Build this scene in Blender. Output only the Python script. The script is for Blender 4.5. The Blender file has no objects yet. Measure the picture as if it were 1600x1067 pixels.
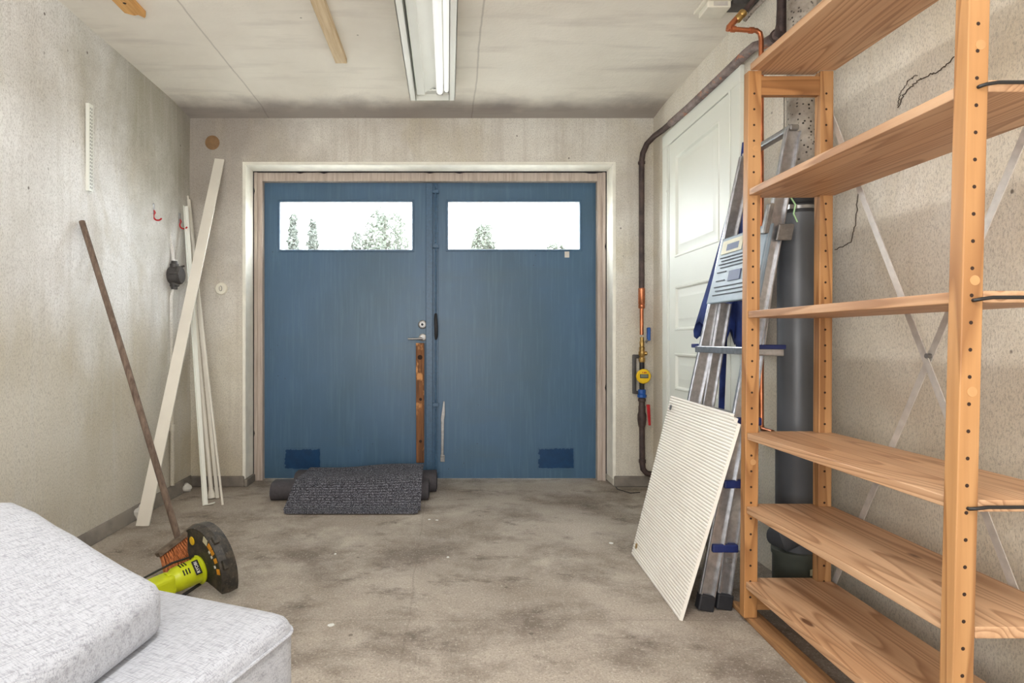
import bpy, bmesh, math, random
from mathutils import Vector, Matrix, noise
random.seed(7)
sc = bpy.context.scene
col = sc.collection

# ------------------------------------------------------------------ camera, world, lights, exposure
H = 0.95; F = 900.0; CX = 700.0; CY = 530.0
cam = bpy.data.cameras.new('camera'); co = bpy.data.objects.new('camera', cam); col.objects.link(co)
co.location = (0, 0, H); co.rotation_euler = (math.pi/2, 0, 0)
cam.sensor_width = 36.0; cam.lens = F/1600*36.0
cam.shift_x = 100/1600; cam.shift_y = -3.5/1600
cam.clip_start = 0.02
sc.camera = co
sc.view_settings.view_transform = 'Standard'; sc.view_settings.look = 'None'
sc.view_settings.gamma = 1; sc.view_settings.use_curve_mapping = False
sc.view_settings.exposure = 0.74

w = bpy.data.worlds.new('world'); sc.world = w; w.use_nodes = True
bg = w.node_tree.nodes['Background']; bg.inputs[0].default_value = (0.93, 0.97, 1.0, 1); bg.inputs[1].default_value = 12.0

def area(name, loc, rot, sx, sy, power, color=(1, 1, 1)):
    l = bpy.data.lights.new(name, 'AREA'); l.shape = 'RECTANGLE'; l.size = sx; l.size_y = sy
    l.energy = power; l.color = color
    o = bpy.data.objects.new(name, l); col.objects.link(o); o.location = loc; o.rotation_euler = rot
    return o
# added fill light behind the photographer, daylight-coloured; no opening there
area('rear_fill', (-0.35, -1.15, 1.25), (math.radians(108), 0, 0), 2.2, 1.6, 62, (0.965, 0.985, 1.0))
# added fill light overhead, out of view, with no fixture of its own
area('overhead_fill', (0.0, 0.2, 2.3), (0, 0, 0), 0.3, 1.2, 24, (1.0, 0.99, 0.975))
TUBE_GLOW = 0.25

def at(px, py, Y):  return Vector(((px-CX)/F*Y, Y, H-(py-CY)/F*Y))
def fl(px, py):     return at(px, py, H*F/(py-CY))

# ------------------------------------------------------------------ materials
def lin(c):
    return tuple(((v/255)/12.92 if v/255 <= 0.04045 else ((v/255+0.055)/1.055)**2.4) for v in c) + (1,)
class NT:
    def __init__(s, name, rough=0.6, metal=0.0):
        s.m = bpy.data.materials.new(name); s.m.use_nodes = True; s.t = s.m.node_tree; s.b = s.t.nodes['Principled BSDF']
        s.b.inputs['Roughness'].default_value = rough; s.b.inputs['Metallic'].default_value = metal
        s._co = None
    def n(s, typ, **kw):
        nd = s.t.nodes.new(typ)
        for k, v in kw.items():
            if k.startswith('i_'):
                key = k[2:]; key = int(key) if key.isdigit() else key.replace('_', ' ')
                s.put(nd.inputs[key], v)
            else: setattr(nd, k, v)
        return nd
    def put(s, sock, v):
        if isinstance(v, bpy.types.NodeSocket): s.t.links.new(v, sock)
        else: sock.default_value = v
    def co(s, scale=(1, 1, 1), loc=(0, 0, 0), rnd=False):
        if s._co is None: s._co = s.n('ShaderNodeTexCoord').outputs['Object']
        src = s._co
        if rnd:
            oi = s.n('ShaderNodeObjectInfo'); mu = s.math('MULTIPLY', oi.outputs['Random'], 37.0)
            src = s.n('ShaderNodeVectorMath', operation='ADD', i_0=src, i_1=mu).outputs[0]
        mp = s.n('ShaderNodeMapping'); s.put(mp.inputs[0], src); mp.inputs['Scale'].default_value = scale; mp.inputs['Location'].default_value = loc
        return mp.outputs[0]
    def noise(s, vec, scale, detail=4, rough=0.55, dist=0.0):
        nd = s.n('ShaderNodeTexNoise', i_Scale=scale, i_Detail=detail, i_Roughness=rough, i_Distortion=dist); s.put(nd.inputs['Vector'], vec)
        return nd.outputs['Fac']
    def vor(s, vec, scale):
        nd = s.n('ShaderNodeTexVoronoi', i_Scale=scale); s.put(nd.inputs['Vector'], vec); return nd.outputs['Distance']
    def ramp(s, fac, stops):
        nd = s.n('ShaderNodeValToRGB'); s.put(nd.inputs[0], fac); e = nd.color_ramp.elements
        while len(e) < len(stops): e.new(0.5)
        for el, (p, c) in zip(e, stops):
            el.position = p; el.color = c if len(c) == 4 else tuple(c)+(1,)
        return nd.outputs[0]
    def r01(s, fac, a, b): 
        nd = s.n('ShaderNodeMapRange'); s.put(nd.inputs[0], fac); nd.inputs[1].default_value = a; nd.inputs[2].default_value = b; return nd.outputs[0]
    def math(s, op, a, b=0.0, c=0.0):
        nd = s.n('ShaderNodeMath', operation=op); s.put(nd.inputs[0], a); s.put(nd.inputs[1], b); s.put(nd.inputs[2], c); return nd.outputs[0]
    def mix(s, fac, a, b, mode='MIX'):
        nd = s.n('ShaderNodeMix', data_type='RGBA', blend_type=mode); s.put(nd.inputs[0], fac); s.put(nd.inputs[6], a); s.put(nd.inputs[7], b); return nd.outputs[2]
    def sep(s, vec):
        nd = s.n('ShaderNodeSeparateXYZ'); s.put(nd.inputs[0], vec); return nd.outputs
    def color(s, c): s.put(s.b.inputs['Base Color'], c); return s
    def bump(s, h, strength=0.3, dist=0.004):
        nd = s.n('ShaderNodeBump', i_Strength=strength, i_Distance=dist); s.put(nd.inputs['Height'], h); s.put(s.b.inputs['Normal'], nd.outputs[0]); return s

def m_plain(name, rgb, rough=0.5, metal=0.0, var=0.06, scale=30):
    k = NT(name, rough, metal); c = lin(rgb); d = tuple(v*(1-var*3) for v in c[:3])+(1,)
    k.color(k.mix(k.r01(k.noise(k.co(), scale), .3, .75), c, d)); return k.m

def m_wall(name, base, dark, damp, warm_low=0.0, corner_shade=None, shade_col=(0, 0, 0)):
    k = NT(name, 0.9); v = k.co()
    c = k.mix(k.r01(k.noise(v, 1.6, 5), .38, .72), lin(base), lin(dark))
    xyz = k.sep(k.co())
    # irregular yellowish damp patches
    c = k.mix(k.math('MULTIPLY', k.r01(k.noise(k.co((1, 1, .55), (3, 1, 2)), 2.3, 6, .6, .5), .5, .68), 0.5), c, lin(damp))
    # tide marks of old damp low down
    edge = k.math('ADD', xyz[2], k.math('MULTIPLY', k.noise(k.co((1, 1, .3)), 2.6, 5), -1.1))
    c = k.mix(k.math('MULTIPLY', k.r01(edge, .55, .28), warm_low), c, lin(damp))
    if corner_shade:  # shade of the far upper corner, painted in as an irregular darker patch
        dd = k.n('ShaderNodeVectorMath', operation='DISTANCE', i_0=k.co((1, 1, .8)), i_1=Vector(corner_shade)).outputs['Value']
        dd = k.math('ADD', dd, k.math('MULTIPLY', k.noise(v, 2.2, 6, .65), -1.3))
        c = k.mix(k.math('MULTIPLY', k.r01(dd, .35, -.25), .62), c, lin(shade_col))
    # vertical brush streaks
    c = k.mix(k.math('MULTIPLY', k.r01(k.noise(k.co((9, 9, .5)), 3.0, 5), .50, .72), .45), c, lin(dark))
    # fine dirt in the stucco grain
    g = k.noise(k.co((1, 1, .45)), 230, 4, .8)
    c = k.mix(k.math('MULTIPLY', k.r01(g, .48, .64), .42), c, lin((112, 102, 90)))
    g2 = k.noise(v, 62, 5, .75)
    c = k.mix(k.math('MULTIPLY', k.r01(g2, .62, .72), .12), c, lin((96, 84, 72)))
    sp = k.math('MULTIPLY', k.r01(k.vor(k.co((1, 1, .8)), 11), .07, .04), k.r01(k.noise(v, 2.9, 3), .52, .58))
    c = k.mix(k.math('MULTIPLY', sp, .8), c, lin((70, 58, 48)))
    k.color(c)
    h = k.math('ADD', k.math('MULTIPLY', g, .5), k.math('ADD', g2, k.math('MULTIPLY', k.noise(v, 5), 2.0)))
    k.bump(h, .55, .006); return k.m

M = {}
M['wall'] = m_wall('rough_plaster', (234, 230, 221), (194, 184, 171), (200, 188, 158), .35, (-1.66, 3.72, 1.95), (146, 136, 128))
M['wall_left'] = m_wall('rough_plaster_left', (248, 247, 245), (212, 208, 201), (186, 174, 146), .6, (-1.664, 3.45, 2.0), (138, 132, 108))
M['wall_right'] = m_wall('pitted_plaster', (242, 236, 224), (222, 211, 193), (212, 197, 168), .3)
def ceiling_mat():
    k = NT('painted_concrete_ceiling', .85); v = k.co()
    c = k.mix(k.r01(k.noise(v, 1.3, 5), .35, .7), lin((238, 232, 220)), lin((216, 208, 195)))
    c = k.mix(k.math('MULTIPLY', k.r01(k.noise(k.co((.5, 3, 1)), 3, 5), .55, .75), .4), c, lin((172, 160, 150)))
    xyz = k.sep(v)
    # casting joints of the slab
    for a, s_, o in ((0, 1.0, .17), (0, 1.0, -1.14)):
        dline = k.math('ABSOLUTE', k.math('SUBTRACT', k.math('ADD', xyz[0], k.math('MULTIPLY', k.noise(v, 3), .03)), o))
        c = k.mix(k.math('MULTIPLY', k.r01(dline, .006, .002), .35), c, lin((120, 108, 96)))
    # shade painted as a darker strip on the lowered end of the slab
    yy = k.math('ADD', xyz[1], k.math('MULTIPLY', k.noise(k.co((2, 2, 1)), 2.5, 5), .35))
    c = k.mix(k.math('MULTIPLY', k.r01(yy, 3.58, 3.78), .55), c, lin((104, 92, 96)))
    sp = k.math('MULTIPLY', k.r01(k.vor(v, 7), .05, .03), k.r01(k.noise(v, 2.1, 3), .5, .58))
    c = k.mix(k.math('MULTIPLY', sp, .7), c, lin((90, 76, 64)))
    k.color(c); k.bump(k.math('ADD', k.noise(v, 60, 4), k.math('MULTIPLY', k.noise(v, 6, 4), 2)), .35, .005); return k.m
M['ceiling'] = ceiling_mat()
def floor_mat():
    k = NT('worn_concrete_floor', .75); v = k.co()
    c = k.mix(k.r01(k.noise(v, 1.3, 7, .62, .1), .36, .66), lin((184, 173, 160)), lin((140, 127, 113)))
    c = k.mix(k.math('MULTIPLY', k.r01(k.noise(k.co((1, 1.2, 1), (4, 2, 0)), 1.9, 8, .68, .15), .48, .64), .74), c, lin((92, 78, 64)))
    c = k.mix(k.math('MULTIPLY', k.r01(k.noise(k.co((1, 1.5, 1), (9, 5, 0)), 4.2, 8, .66, .1), .56, .68), .7), c, lin((74, 62, 52)))
    c = k.mix(k.math('MULTIPLY', k.r01(k.noise(k.co((1, 1, 1), (2, 8, 0)), 1.9, 7, .62, .1), .56, .72), .5), c, lin((208, 198, 182)))
    c = k.mix(k.math('MULTIPLY', k.r01(k.noise(v, 150, 4, .8), .47, .64), .55), c, lin((92, 82, 74)))
    c = k.mix(k.math('MULTIPLY', k.r01(k.noise(v, 95, 3, .8), .56, .66), .45), c, lin((216, 206, 192)))
    xyz = k.sep(v)
    wob = k.math('MULTIPLY', k.noise(v, 4, 3), .03)
    for i, o in ((0, -.12), (1, 1.965)):
        dl = k.math('ABSOLUTE', k.math('SUBTRACT', k.math('ADD', xyz[i], wob), o))
        c = k.mix(k.math('MULTIPLY', k.r01(dl, .005, .0015), .2), c, lin((92, 80, 68)))
    sp = k.r01(k.vor(v, 5), .045, .03)
    c = k.mix(k.math('MULTIPLY', sp, .6), c, lin((70, 58, 48)))
    k.color(c); k.bump(k.math('ADD', k.noise(v, 150, 4, .7), k.math('MULTIPLY', k.noise(v, 9, 4), 2)), .4, .003); return k.m
M['floor'] = floor_mat()
def kerb_mat():
    k = NT('grey_cement_band', .85); v = k.co()
    c = k.mix(k.r01(k.noise(v, 7, 5), .35, .65), lin((138, 130, 120)), lin((104, 97, 90)))
    k.color(c); k.bump(k.noise(v, 60, 4), .5, .004); return k.m
M['kerb'] = kerb_mat()
def blue_mat():
    k = NT('blue_painted_board', .42); v = k.co()
    c = k.mix(k.r01(k.noise(k.co((1, 1, .6)), 2.2, 5), .35, .7), lin((68, 100, 130)), lin((62, 92, 114)))
    c = k.mix(k.math('MULTIPLY', k.r01(k.noise(k.co((16, 1, .7)), 5, 4), .5, .7), .22), c, lin((96, 128, 148)))
    c = k.mix(k.math('MULTIPLY', k.r01(k.noise(k.co((1, 1, 4)), 1.2, 5), .56, .7), .35), c, lin((72, 96, 112)))
    sp = k.math('MULTIPLY', k.r01(k.vor(v, 16), .06, .035), k.r01(k.noise(v, 3.1, 3), .52, .6))
    c = k.mix(sp, c, lin((38, 52, 66)))
    k.color(c); k.bump(k.noise(k.co((1, 1, .3)), 90, 3), .12, .002); return k.m
M['blue'] = blue_mat()
M['blue_dark'] = m_plain('dark_blue_fresh_paint', (14, 62, 104), .35, 0, .12, 20)
M['blue_metal'] = m_plain('blue_painted_steel', (62, 96, 126), .4, 0, .1, 60)
M['black_gap'] = m_plain('black_sealant', (38, 34, 38), .9)
def old_wood(name, a, b, axis, paint=None):
    k = NT(name, .8); s = [22, 22, 22]; s[axis] = 1.2
    c = k.mix(k.r01(k.noise(k.co(tuple(s)), 3, 6, .65), .35, .68), lin(a), lin(b))
    if paint: c = k.mix(k.r01(k.noise(k.co((2, 2, 1)), 6, 5), .55, .6), c, lin(paint))
    k.color(c); k.bump(k.noise(k.co(tuple(s)), 6, 5), .4, .003); return k.m
M['frame_wood'] = old_wood('greyed_frame_wood', (198, 184, 172), (166, 150, 138), 2)
M['handle_wood'] = old_wood('dark_broom_handle', (120, 102, 88), (78, 62, 52), 2)
M['broom_block'] = old_wood('grey_broom_block', (128, 112, 96), (82, 68, 56), 0)
M['prop_wood'] = old_wood('weathered_brown_wood', (140, 92, 54), (80, 50, 30), 2, (196, 140, 88))
M['batten'] = old_wood('pale_raw_wood', (222, 202, 168), (196, 168, 128), 1)
M['batten2'] = old_wood('yellow_pine', (226, 176, 110), (196, 140, 78), 1)
M['floorplank'] = old_wood('brown_floor_strip', (172, 128, 84), (126, 88, 56), 1)
def pine(name, axis, a, b, cdark, rings=16):
    k = NT(name, .48); s = [5.5, 5.5, 5.5]; s[axis] = .42
    v = k.co(tuple(s), rnd=True)
    n1 = k.noise(v, 1.0, 2, .4, .15)
    rg = k.math('MULTIPLY', n1, float(rings)*2)
    fr = k.math('FRACT', rg)
    line = k.ramp(fr, [(0, (0, 0, 0)), (.55, (.25, .25, .25)), (.88, (1, 1, 1)), (1, (0, 0, 0))])
    fib = [90, 90, 90]; fib[axis] = 3
    f2 = k.noise(k.co(tuple(fib), rnd=True), 1.0, 3)
    big = [1.2, 1.2, 1.2]; big[axis] = .25
    c = k.mix(k.r01(k.noise(k.co(tuple(big), rnd=True), 5, 3), .35, .65), lin(a), lin(b))
    c = k.mix(k.math('MULTIPLY', line, .72), c, lin(cdark))
    c = k.mix(k.math('MULTIPLY', k.r01(f2, .45, .75), .28), c, lin(cdark))
    ks = [6, 6, 6]; ks[axis] = 2.6
    kn = k.r01(k.vor(k.co(tuple(ks), (.3, .1, .7), rnd=True), 1.0), .085, .05)
    c = k.mix(k.math('MULTIPLY', kn, .85), c, lin((88, 50, 28)))
    k.color(c); k.bump(line, .08, .001); return k.m
M['shelf'] = pine('pine_shelf_board', 1, (212, 174, 138), (196, 152, 114), (140, 96, 62), 14)
M['post'] = pine('pine_post', 2, (192, 146, 98), (178, 128, 78), (130, 84, 46), 9)
M['rail'] = pine('pine_rail', 0, (182, 134, 86), (166, 116, 70), (120, 76, 42), 9)
M['plug'] = m_plain('light_wood_plug', (196, 148, 98), .5)
M['hole'] = m_plain('dark_hole', (52, 32, 20), .9)
M['reveal'] = m_plain('cream_painted_plaster', (246, 242, 230), .6, 0, .05, 14)
M['bead'] = m_plain('white_glazing_bead', (246, 246, 246), .4, 0, .02)
M['white'] = m_plain('white_lacquer', (236, 236, 228), .35, 0, .02, 3)
M['doorwhite'] = m_plain('white_door_paint', (236, 238, 229), .5, 0, .015, 2)
M['plank'] = m_plain('white_painted_plank', (232, 226, 214), .5, 0, .04, 4)
M['alu'] = m_plain('brushed_aluminium', (196, 196, 198), .32, .85, .12, 50)
M['steel'] = m_plain('dull_steel', (160, 158, 156), .38, .8, .12, 60)
M['galv'] = m_plain('white_zinc_strip', (214, 208, 200), .45, .25, .08, 40)
M['black_rubber'] = m_plain('black_rubber', (34, 34, 38), .6, 0, .1, 40)
M['black_rod'] = m_plain('black_wire', (30, 28, 28), .5)
M['greypvc'] = m_plain('dark_grey_plastic_pipe', (84, 86, 90), .38, 0, .06, 6)
M['greenpvc'] = m_plain('olive_grey_plastic_pipe', (82, 86, 78), .45, 0, .06, 6)
M['bakelite'] = m_plain('dark_bakelite', (78, 74, 72), .45, 0, .15, 30)
M['brass'] = m_plain('brass', (196, 160, 96), .35, .85, .15, 40)
M['copper'] = m_plain('copper', (212, 132, 92), .35, .85, .15, 20)
M['redplastic'] = m_plain('red_enamel', (186, 26, 34), .4)
M['blueplastic'] = m_plain('bright_blue_plastic', (24, 86, 168), .4)
M['navyplastic'] = m_plain('navy_plastic', (28, 42, 96), .45)
M['yellow'] = m_plain('yellow_plastic', (240, 196, 24), .4, 0, .03)
M['lcd'] = m_plain('lcd_grey', (126, 134, 120), .3)
M['traygrey'] = m_plain('pale_blue_grey_plastic', (140, 156, 168), .45, 0, .08, 12)
M['dark_mark'] = m_plain('dark_print', (52, 56, 64), .6)
M['label_navy'] = m_plain('navy_print', (40, 56, 104), .5)
M['label_beige'] = m_plain('beige_print', (214, 208, 176), .5)
M['offwhite'] = m_plain('offwhite_plastic', (232, 226, 210), .4, 0, .03)
M['orange'] = m_plain('orange_print', (236, 158, 40), .5, 0, .1)
M['lime'] = m_plain('lime_plastic', (205, 216, 24), .38, 0, .06, 25)
M['blackprint'] = m_plain('black_label', (18, 18, 18), .4)
M['letterwhite'] = m_plain('white_letter', (230, 230, 226), .5)
M['brown_disc'] = m_plain('brown_cover', (150, 116, 80), .7, 0, .1, 30)
M['foam'] = m_plain('white_filler_foam', (226, 222, 214), .8, 0, .06, 30)
M['greenstring'] = m_plain('pale_green_string', (176, 214, 160), .7)
M['crack'] = m_plain('crack_dark', (74, 62, 50), .95)
def dusty_black():
    k = NT('dusty_black_plastic', .55); v = k.co()
    c = k.mix(k.r01(k.noise(v, 22, 5, .7), .45, .75), lin((40, 38, 36)), lin((92, 82, 68)))
    c = k.mix(k.r01(k.noise(v, 160, 3, .8), .66, .7), c, lin((170, 160, 140)))
    k.color(c); return k.m
M['dustyblack'] = dusty_black()
def old_pipe(name, a, b, cop, amt):
    k = NT(name, .6, .2); v = k.co()
    c = k.mix(k.r01(k.noise(v, 18, 5, .7), .4, .65), lin(a), lin(b))
    if cop: c = k.mix(k.r01(k.noise(k.co((1, 1, 1), (5, 5, 5)), 9, 5, .6), amt, amt+.05), c, lin(cop))
    k.color(c); k.bump(k.noise(v, 60, 4), .3, .002); return k.m
M['darkpipe'] = old_pipe('brown_black_pipe', (86, 70, 66), (58, 46, 46), None, 0)
M['patchpipe'] = old_pipe('flaking_painted_pipe', (148, 132, 128), (96, 80, 78), (196, 122, 86), .58)
def stack_mat():
    k = NT('pitted_grey_stack', .9); v = k.co()
    c = k.mix(k.r01(k.noise(v, 10, 5), .35, .65), lin((190, 182, 172)), lin((132, 122, 112)))
    c = k.mix(k.math('MULTIPLY', k.r01(k.vor(v, 70), .32, .2), k.r01(k.noise(v, 9, 4), .42, .55)), c, lin((38, 32, 30)))
    k.color(c); k.bump(k.noise(v, 60, 4), .6, .005); return k.m
M['stack'] = stack_mat()
def fabric_mat():
    k = NT('light_grey_woven_fabric', .95)
    mr = k.n('ShaderNodeMapping'); k.put(mr.inputs[0], k.co()); mr.inputs['Rotation'].default_value = (0, 0, math.radians(20))
    def sc_(s_):
        q = k.n('ShaderNodeMapping'); k.put(q.inputs[0], mr.outputs[0]); q.inputs['Scale'].default_value = s_; return q.outputs[0]
    v1 = sc_((420, 40, 90)); v2 = sc_((46, 400, 420)); v3 = sc_((34, 420, 330))
    a = k.noise(v1, 1, 3, .7); b = k.noise(v2, 1, 3, .7)
    c = k.mix(k.math('MULTIPLY', k.r01(k.noise(v3, 1, 4, .7), .50, .66), .5), lin((172, 174, 181)), lin((80, 80, 86)))
    c = k.mix(k.math('MULTIPLY', k.r01(a, .48, .68), .5), c, lin((104, 104, 110)))
    c = k.mix(k.math('MULTIPLY', k.r01(b, .54, .70), .40), c, lin((116, 116, 122)))
    k.color(c); k.bump(k.math('ADD', a, b), .5, .002)
    try: k.b.inputs['Sheen Weight'].default_value = .2
    except Exception: pass
    return k.m
M['fabric'] = fabric_mat()
def bristle_mat():
    k = NT('orange_brown_bristle', .6)
    k.color(k.mix(k.r01(k.noise(k.co((1, 1, .2)), 150, 3), .35, .65), lin((230, 146, 92)), lin((160, 94, 58)))); return k.m
M['bristle'] = bristle_mat()
def cloth_mat():
    k = NT('navy_canvas', .85); v = k.co()
    k.color(k.mix(k.r01(k.noise(v, 12, 4), .35, .7), lin((38, 60, 128)), lin((24, 40, 92)))); k.bump(k.noise(v, 300, 2), .2, .001); return k.m
M['navycloth'] = cloth_mat()
def mat_mat():
    k = NT('ribbed_charcoal_carpet', .98); v = k.co()
    y = k.sep(k.co())[1]
    rib = k.math('SINE', k.math('MULTIPLY', y, 2*math.pi/.014))
    sp = k.noise(v, 150, 4, .85)
    c = k.mix(k.r01(sp, .47, .60), lin((40, 40, 48)), lin((150, 150, 160)))
    c = k.mix(k.math('MULTIPLY', k.r01(rib, -.3, -.9), .6), c, lin((26, 26, 32)))
    k.color(c); k.bump(k.math('ADD', rib, sp), .8, .004); return k.m
M['carpet'] = mat_mat()
M['matback'] = m_plain('dark_mat_backing', (76, 72, 76), .8, 0, .1, 60)
def corr_mat():
    k = NT('ribbed_cream_board', .45)
    k.color(k.mix(k.r01(k.noise(k.co(), 3, 3), .3, .7), lin((236, 232, 222)), lin((224, 218, 208)))); return k.m
M['ribboard'] = corr_mat()
def glass_mat():
    k = NT('window_glass', .05)
    t = k.t; nd = t.nodes; out = nd['Material Output']
    tr = nd.new('ShaderNodeBsdfTransparent'); tr.inputs[0].default_value = (.97, .98, .98, 1)
    gl = nd.new('ShaderNodeBsdfGlossy'); gl.inputs['Roughness'].default_value = .03
    mx = nd.new('ShaderNodeMixShader'); mx.inputs[0].default_value = .06
    t.links.new(tr.outputs[0], mx.inputs[1]); t.links.new(gl.outputs[0], mx.inputs[2]); t.links.new(mx.outputs[0], out.inputs[0]); return k.m
M['glass'] = glass_mat()
def emit_mat(name, rgb, st):
    k = NT(name, .5); k.b.inputs['Emission Color'].default_value = rgb+(1,); k.b.inputs['Emission Strength'].default_value = st; k.b.inputs['Base Color'].default_value = (.9, .9, .9, 1); return k.m
M['tube'] = emit_mat('lit_fluorescent_tube', (1.0, .985, .95), TUBE_GLOW)
M['leaf'] = m_plain('pale_green_leaves', (79, 87, 77), .8, 0, .1, 3)
M['needle'] = m_plain('conifer_needles', (80, 86, 80), .8, 0, .1, 3)
M['bark'] = m_plain('grey_bark', (100, 98, 92), .9)
M['ground'] = m_plain('pale_gravel', (190, 186, 176), .95, 0, .08, 3)
M['house'] = m_plain('white_render', (236, 234, 228), .9)
M['roof'] = m_plain('grey_roof', (170, 168, 164), .8)

# ------------------------------------------------------------------ mesh helpers
class MB:
    def __init__(s): s.bm = bmesh.new(); s.mi = 0
    def _f(s, vs):
        try:
            f = s.bm.faces.new(vs); f.material_index = s.mi; return f
        except ValueError: return None
    def hexa(s, p):   # 8 points: bottom 4 (ccw from above) then top 4
        v = [s.bm.verts.new(q) for q in p]
        for a in ((3, 2, 1, 0), (4, 5, 6, 7), (0, 1, 5, 4), (1, 2, 6, 5), (2, 3, 7, 6), (3, 0, 4, 7)): s._f([v[i] for i in a])
        return s
    def box(s, x0, x1, y0, y1, z0, z1):
        x0, x1 = sorted((x0, x1)); y0, y1 = sorted((y0, y1)); z0, z1 = sorted((z0, z1))
        return s.hexa([(x0, y0, z0), (x1, y0, z0), (x1, y1, z0), (x0, y1, z0), (x0, y0, z1), (x1, y0, z1), (x1, y1, z1), (x0, y1, z1)])
    def obox(s, c, ax, ay, az, hx, hy, hz):
        c = Vector(c); ax = Vector(ax).normalized(); ay = Vector(ay).normalized(); az = Vector(az).normalized()
        P = []
        for k in (-1, 1):
            for i, j in ((-1, -1), (1, -1), (1, 1), (-1, 1)): P.append(c+ax*hx*i+ay*hy*j+az*hz*k)
        return s.hexa(P)
    def beam(s, a, b, u, wu, wv):   # rectangular bar a->b, width wu along u, wv across
        a = Vector(a); b = Vector(b); d = (b-a).normalized(); u = Vector(u); u = (u-d*u.dot(d)).normalized(); v = d.cross(u)
        return s.obox((a+b)/2, u, v, d, wu/2, wv/2, (b-a).length/2)
    def rings(s, rs, cap=True, closed=False):
        L = [[s.bm.verts.new(p) for p in r] for r in rs]
        n = len(L[0])
        pairs = list(zip(L, L[1:])) + ([(L[-1], L[0])] if closed else [])
        for A, B in pairs:
            for i in range(n): s._f([A[i], A[(i+1) % n], B[(i+1) % n], B[i]])
        if cap and not closed: s._f(list(reversed(L[0]))); s._f(L[-1])
        return s
    def tube(s, pts, r, n=12, cap=True):
        pts = [Vector(p) for p in pts]; rs = r if isinstance(r, (list, tuple)) else [r]*len(pts)
        u = None; out = []
        for i, p in enumerate(pts):
            d = (pts[min(i+1, len(pts)-1)]-pts[max(i-1, 0)]).normalized()
            if u is None: u = d.orthogonal().normalized()
            u = (u-d*u.dot(d)).normalized(); v = d.cross(u)
            out.append([p+(u*math.cos(2*math.pi*k/n)+v*math.sin(2*math.pi*k/n))*rs[i] for k in range(n)])
        return s.rings(out, cap)
    def lathe(s, a, d, prof, n=28):   # prof: (t along d, r)
        a = Vector(a); d = Vector(d).normalized(); u = d.orthogonal().normalized(); v = d.cross(u)
        return s.rings([[a+d*t+(u*math.cos(2*math.pi*k/n)+v*math.sin(2*math.pi*k/n))*max(r, 1e-4) for k in range(n)] for t, r in prof])
    def prism(s, poly, d):
        d = Vector(d); A = [s.bm.verts.new(p) for p in poly]; B = [s.bm.verts.new(Vector(p)+d) for p in poly]; n = len(A)
        s._f(list(reversed(A))); s._f(B)
        for i in range(n): s._f([A[i], A[(i+1) % n], B[(i+1) % n], B[i]])
        return s
    def build(s, name, mat, parent=None, bevel=0, smooth=False, sub=0, origin=None, seg=2):
        bmesh.ops.recalc_face_normals(s.bm, faces=s.bm.faces[:])
        off = Vector(origin) if origin is not None else (WP[parent.name] if parent is not None and parent.name in WP else (Vector((0, 0, 0))))
        if parent is None and origin is None: off = Vector((0, 0, 0))
        for v in s.bm.verts: v.co -= off
        me = bpy.data.meshes.new(name); s.bm.to_mesh(me); s.bm.free()
        for m in (mat if isinstance(mat, (list, tuple)) else [mat]): me.materials.append(M[m] if isinstance(m, str) else m)
        if smooth:
            for p in me.polygons: p.use_smooth = True
        o = bpy.data.objects.new(name, me); col.objects.link(o)
        if parent is not None: o.parent = parent
        else: o.location = off
        WP[o.name] = off
        if bevel:
            b = o.modifiers.new('bevel', 'BEVEL'); b.width = bevel; b.segments = seg; b.limit_method = 'ANGLE'; b.angle_limit = math.radians(35)
        if sub:
            b = o.modifiers.new('sub', 'SUBSURF'); b.levels = sub; b.render_levels = sub
        if smooth and not sub:
            try: me.shade_auto_smooth if False else None
            except Exception: pass
            b = o.modifiers.new('edge', 'EDGE_SPLIT'); b.split_angle = math.radians(40)
        return o
WP = {}
def thing(name, label, cat, loc=(0, 0, 0), group=None):
    o = bpy.data.objects.new(name, None); col.objects.link(o); o.location = loc; WP[o.name] = Vector(loc)
    o.empty_display_size = .05
    return tag(o, label, cat, group)
def tag(o, label, cat, group=None, kind=None):
    o['label'] = label; o['category'] = cat
    if group: o['group'] = group
    if kind: o['kind'] = kind
    return o
def struct(o, label=None):
    o['kind'] = 'structure'
    if label: o['label'] = label
    return o
def arc(c, u, v, r, a0, a1, n):
    c = Vector(c); u = Vector(u); v = Vector(v)
    return [c+(u*math.cos(math.radians(a0+(a1-a0)*i/n))+v*math.sin(math.radians(a0+(a1-a0)*i/n)))*r for i in range(n+1)]

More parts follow.
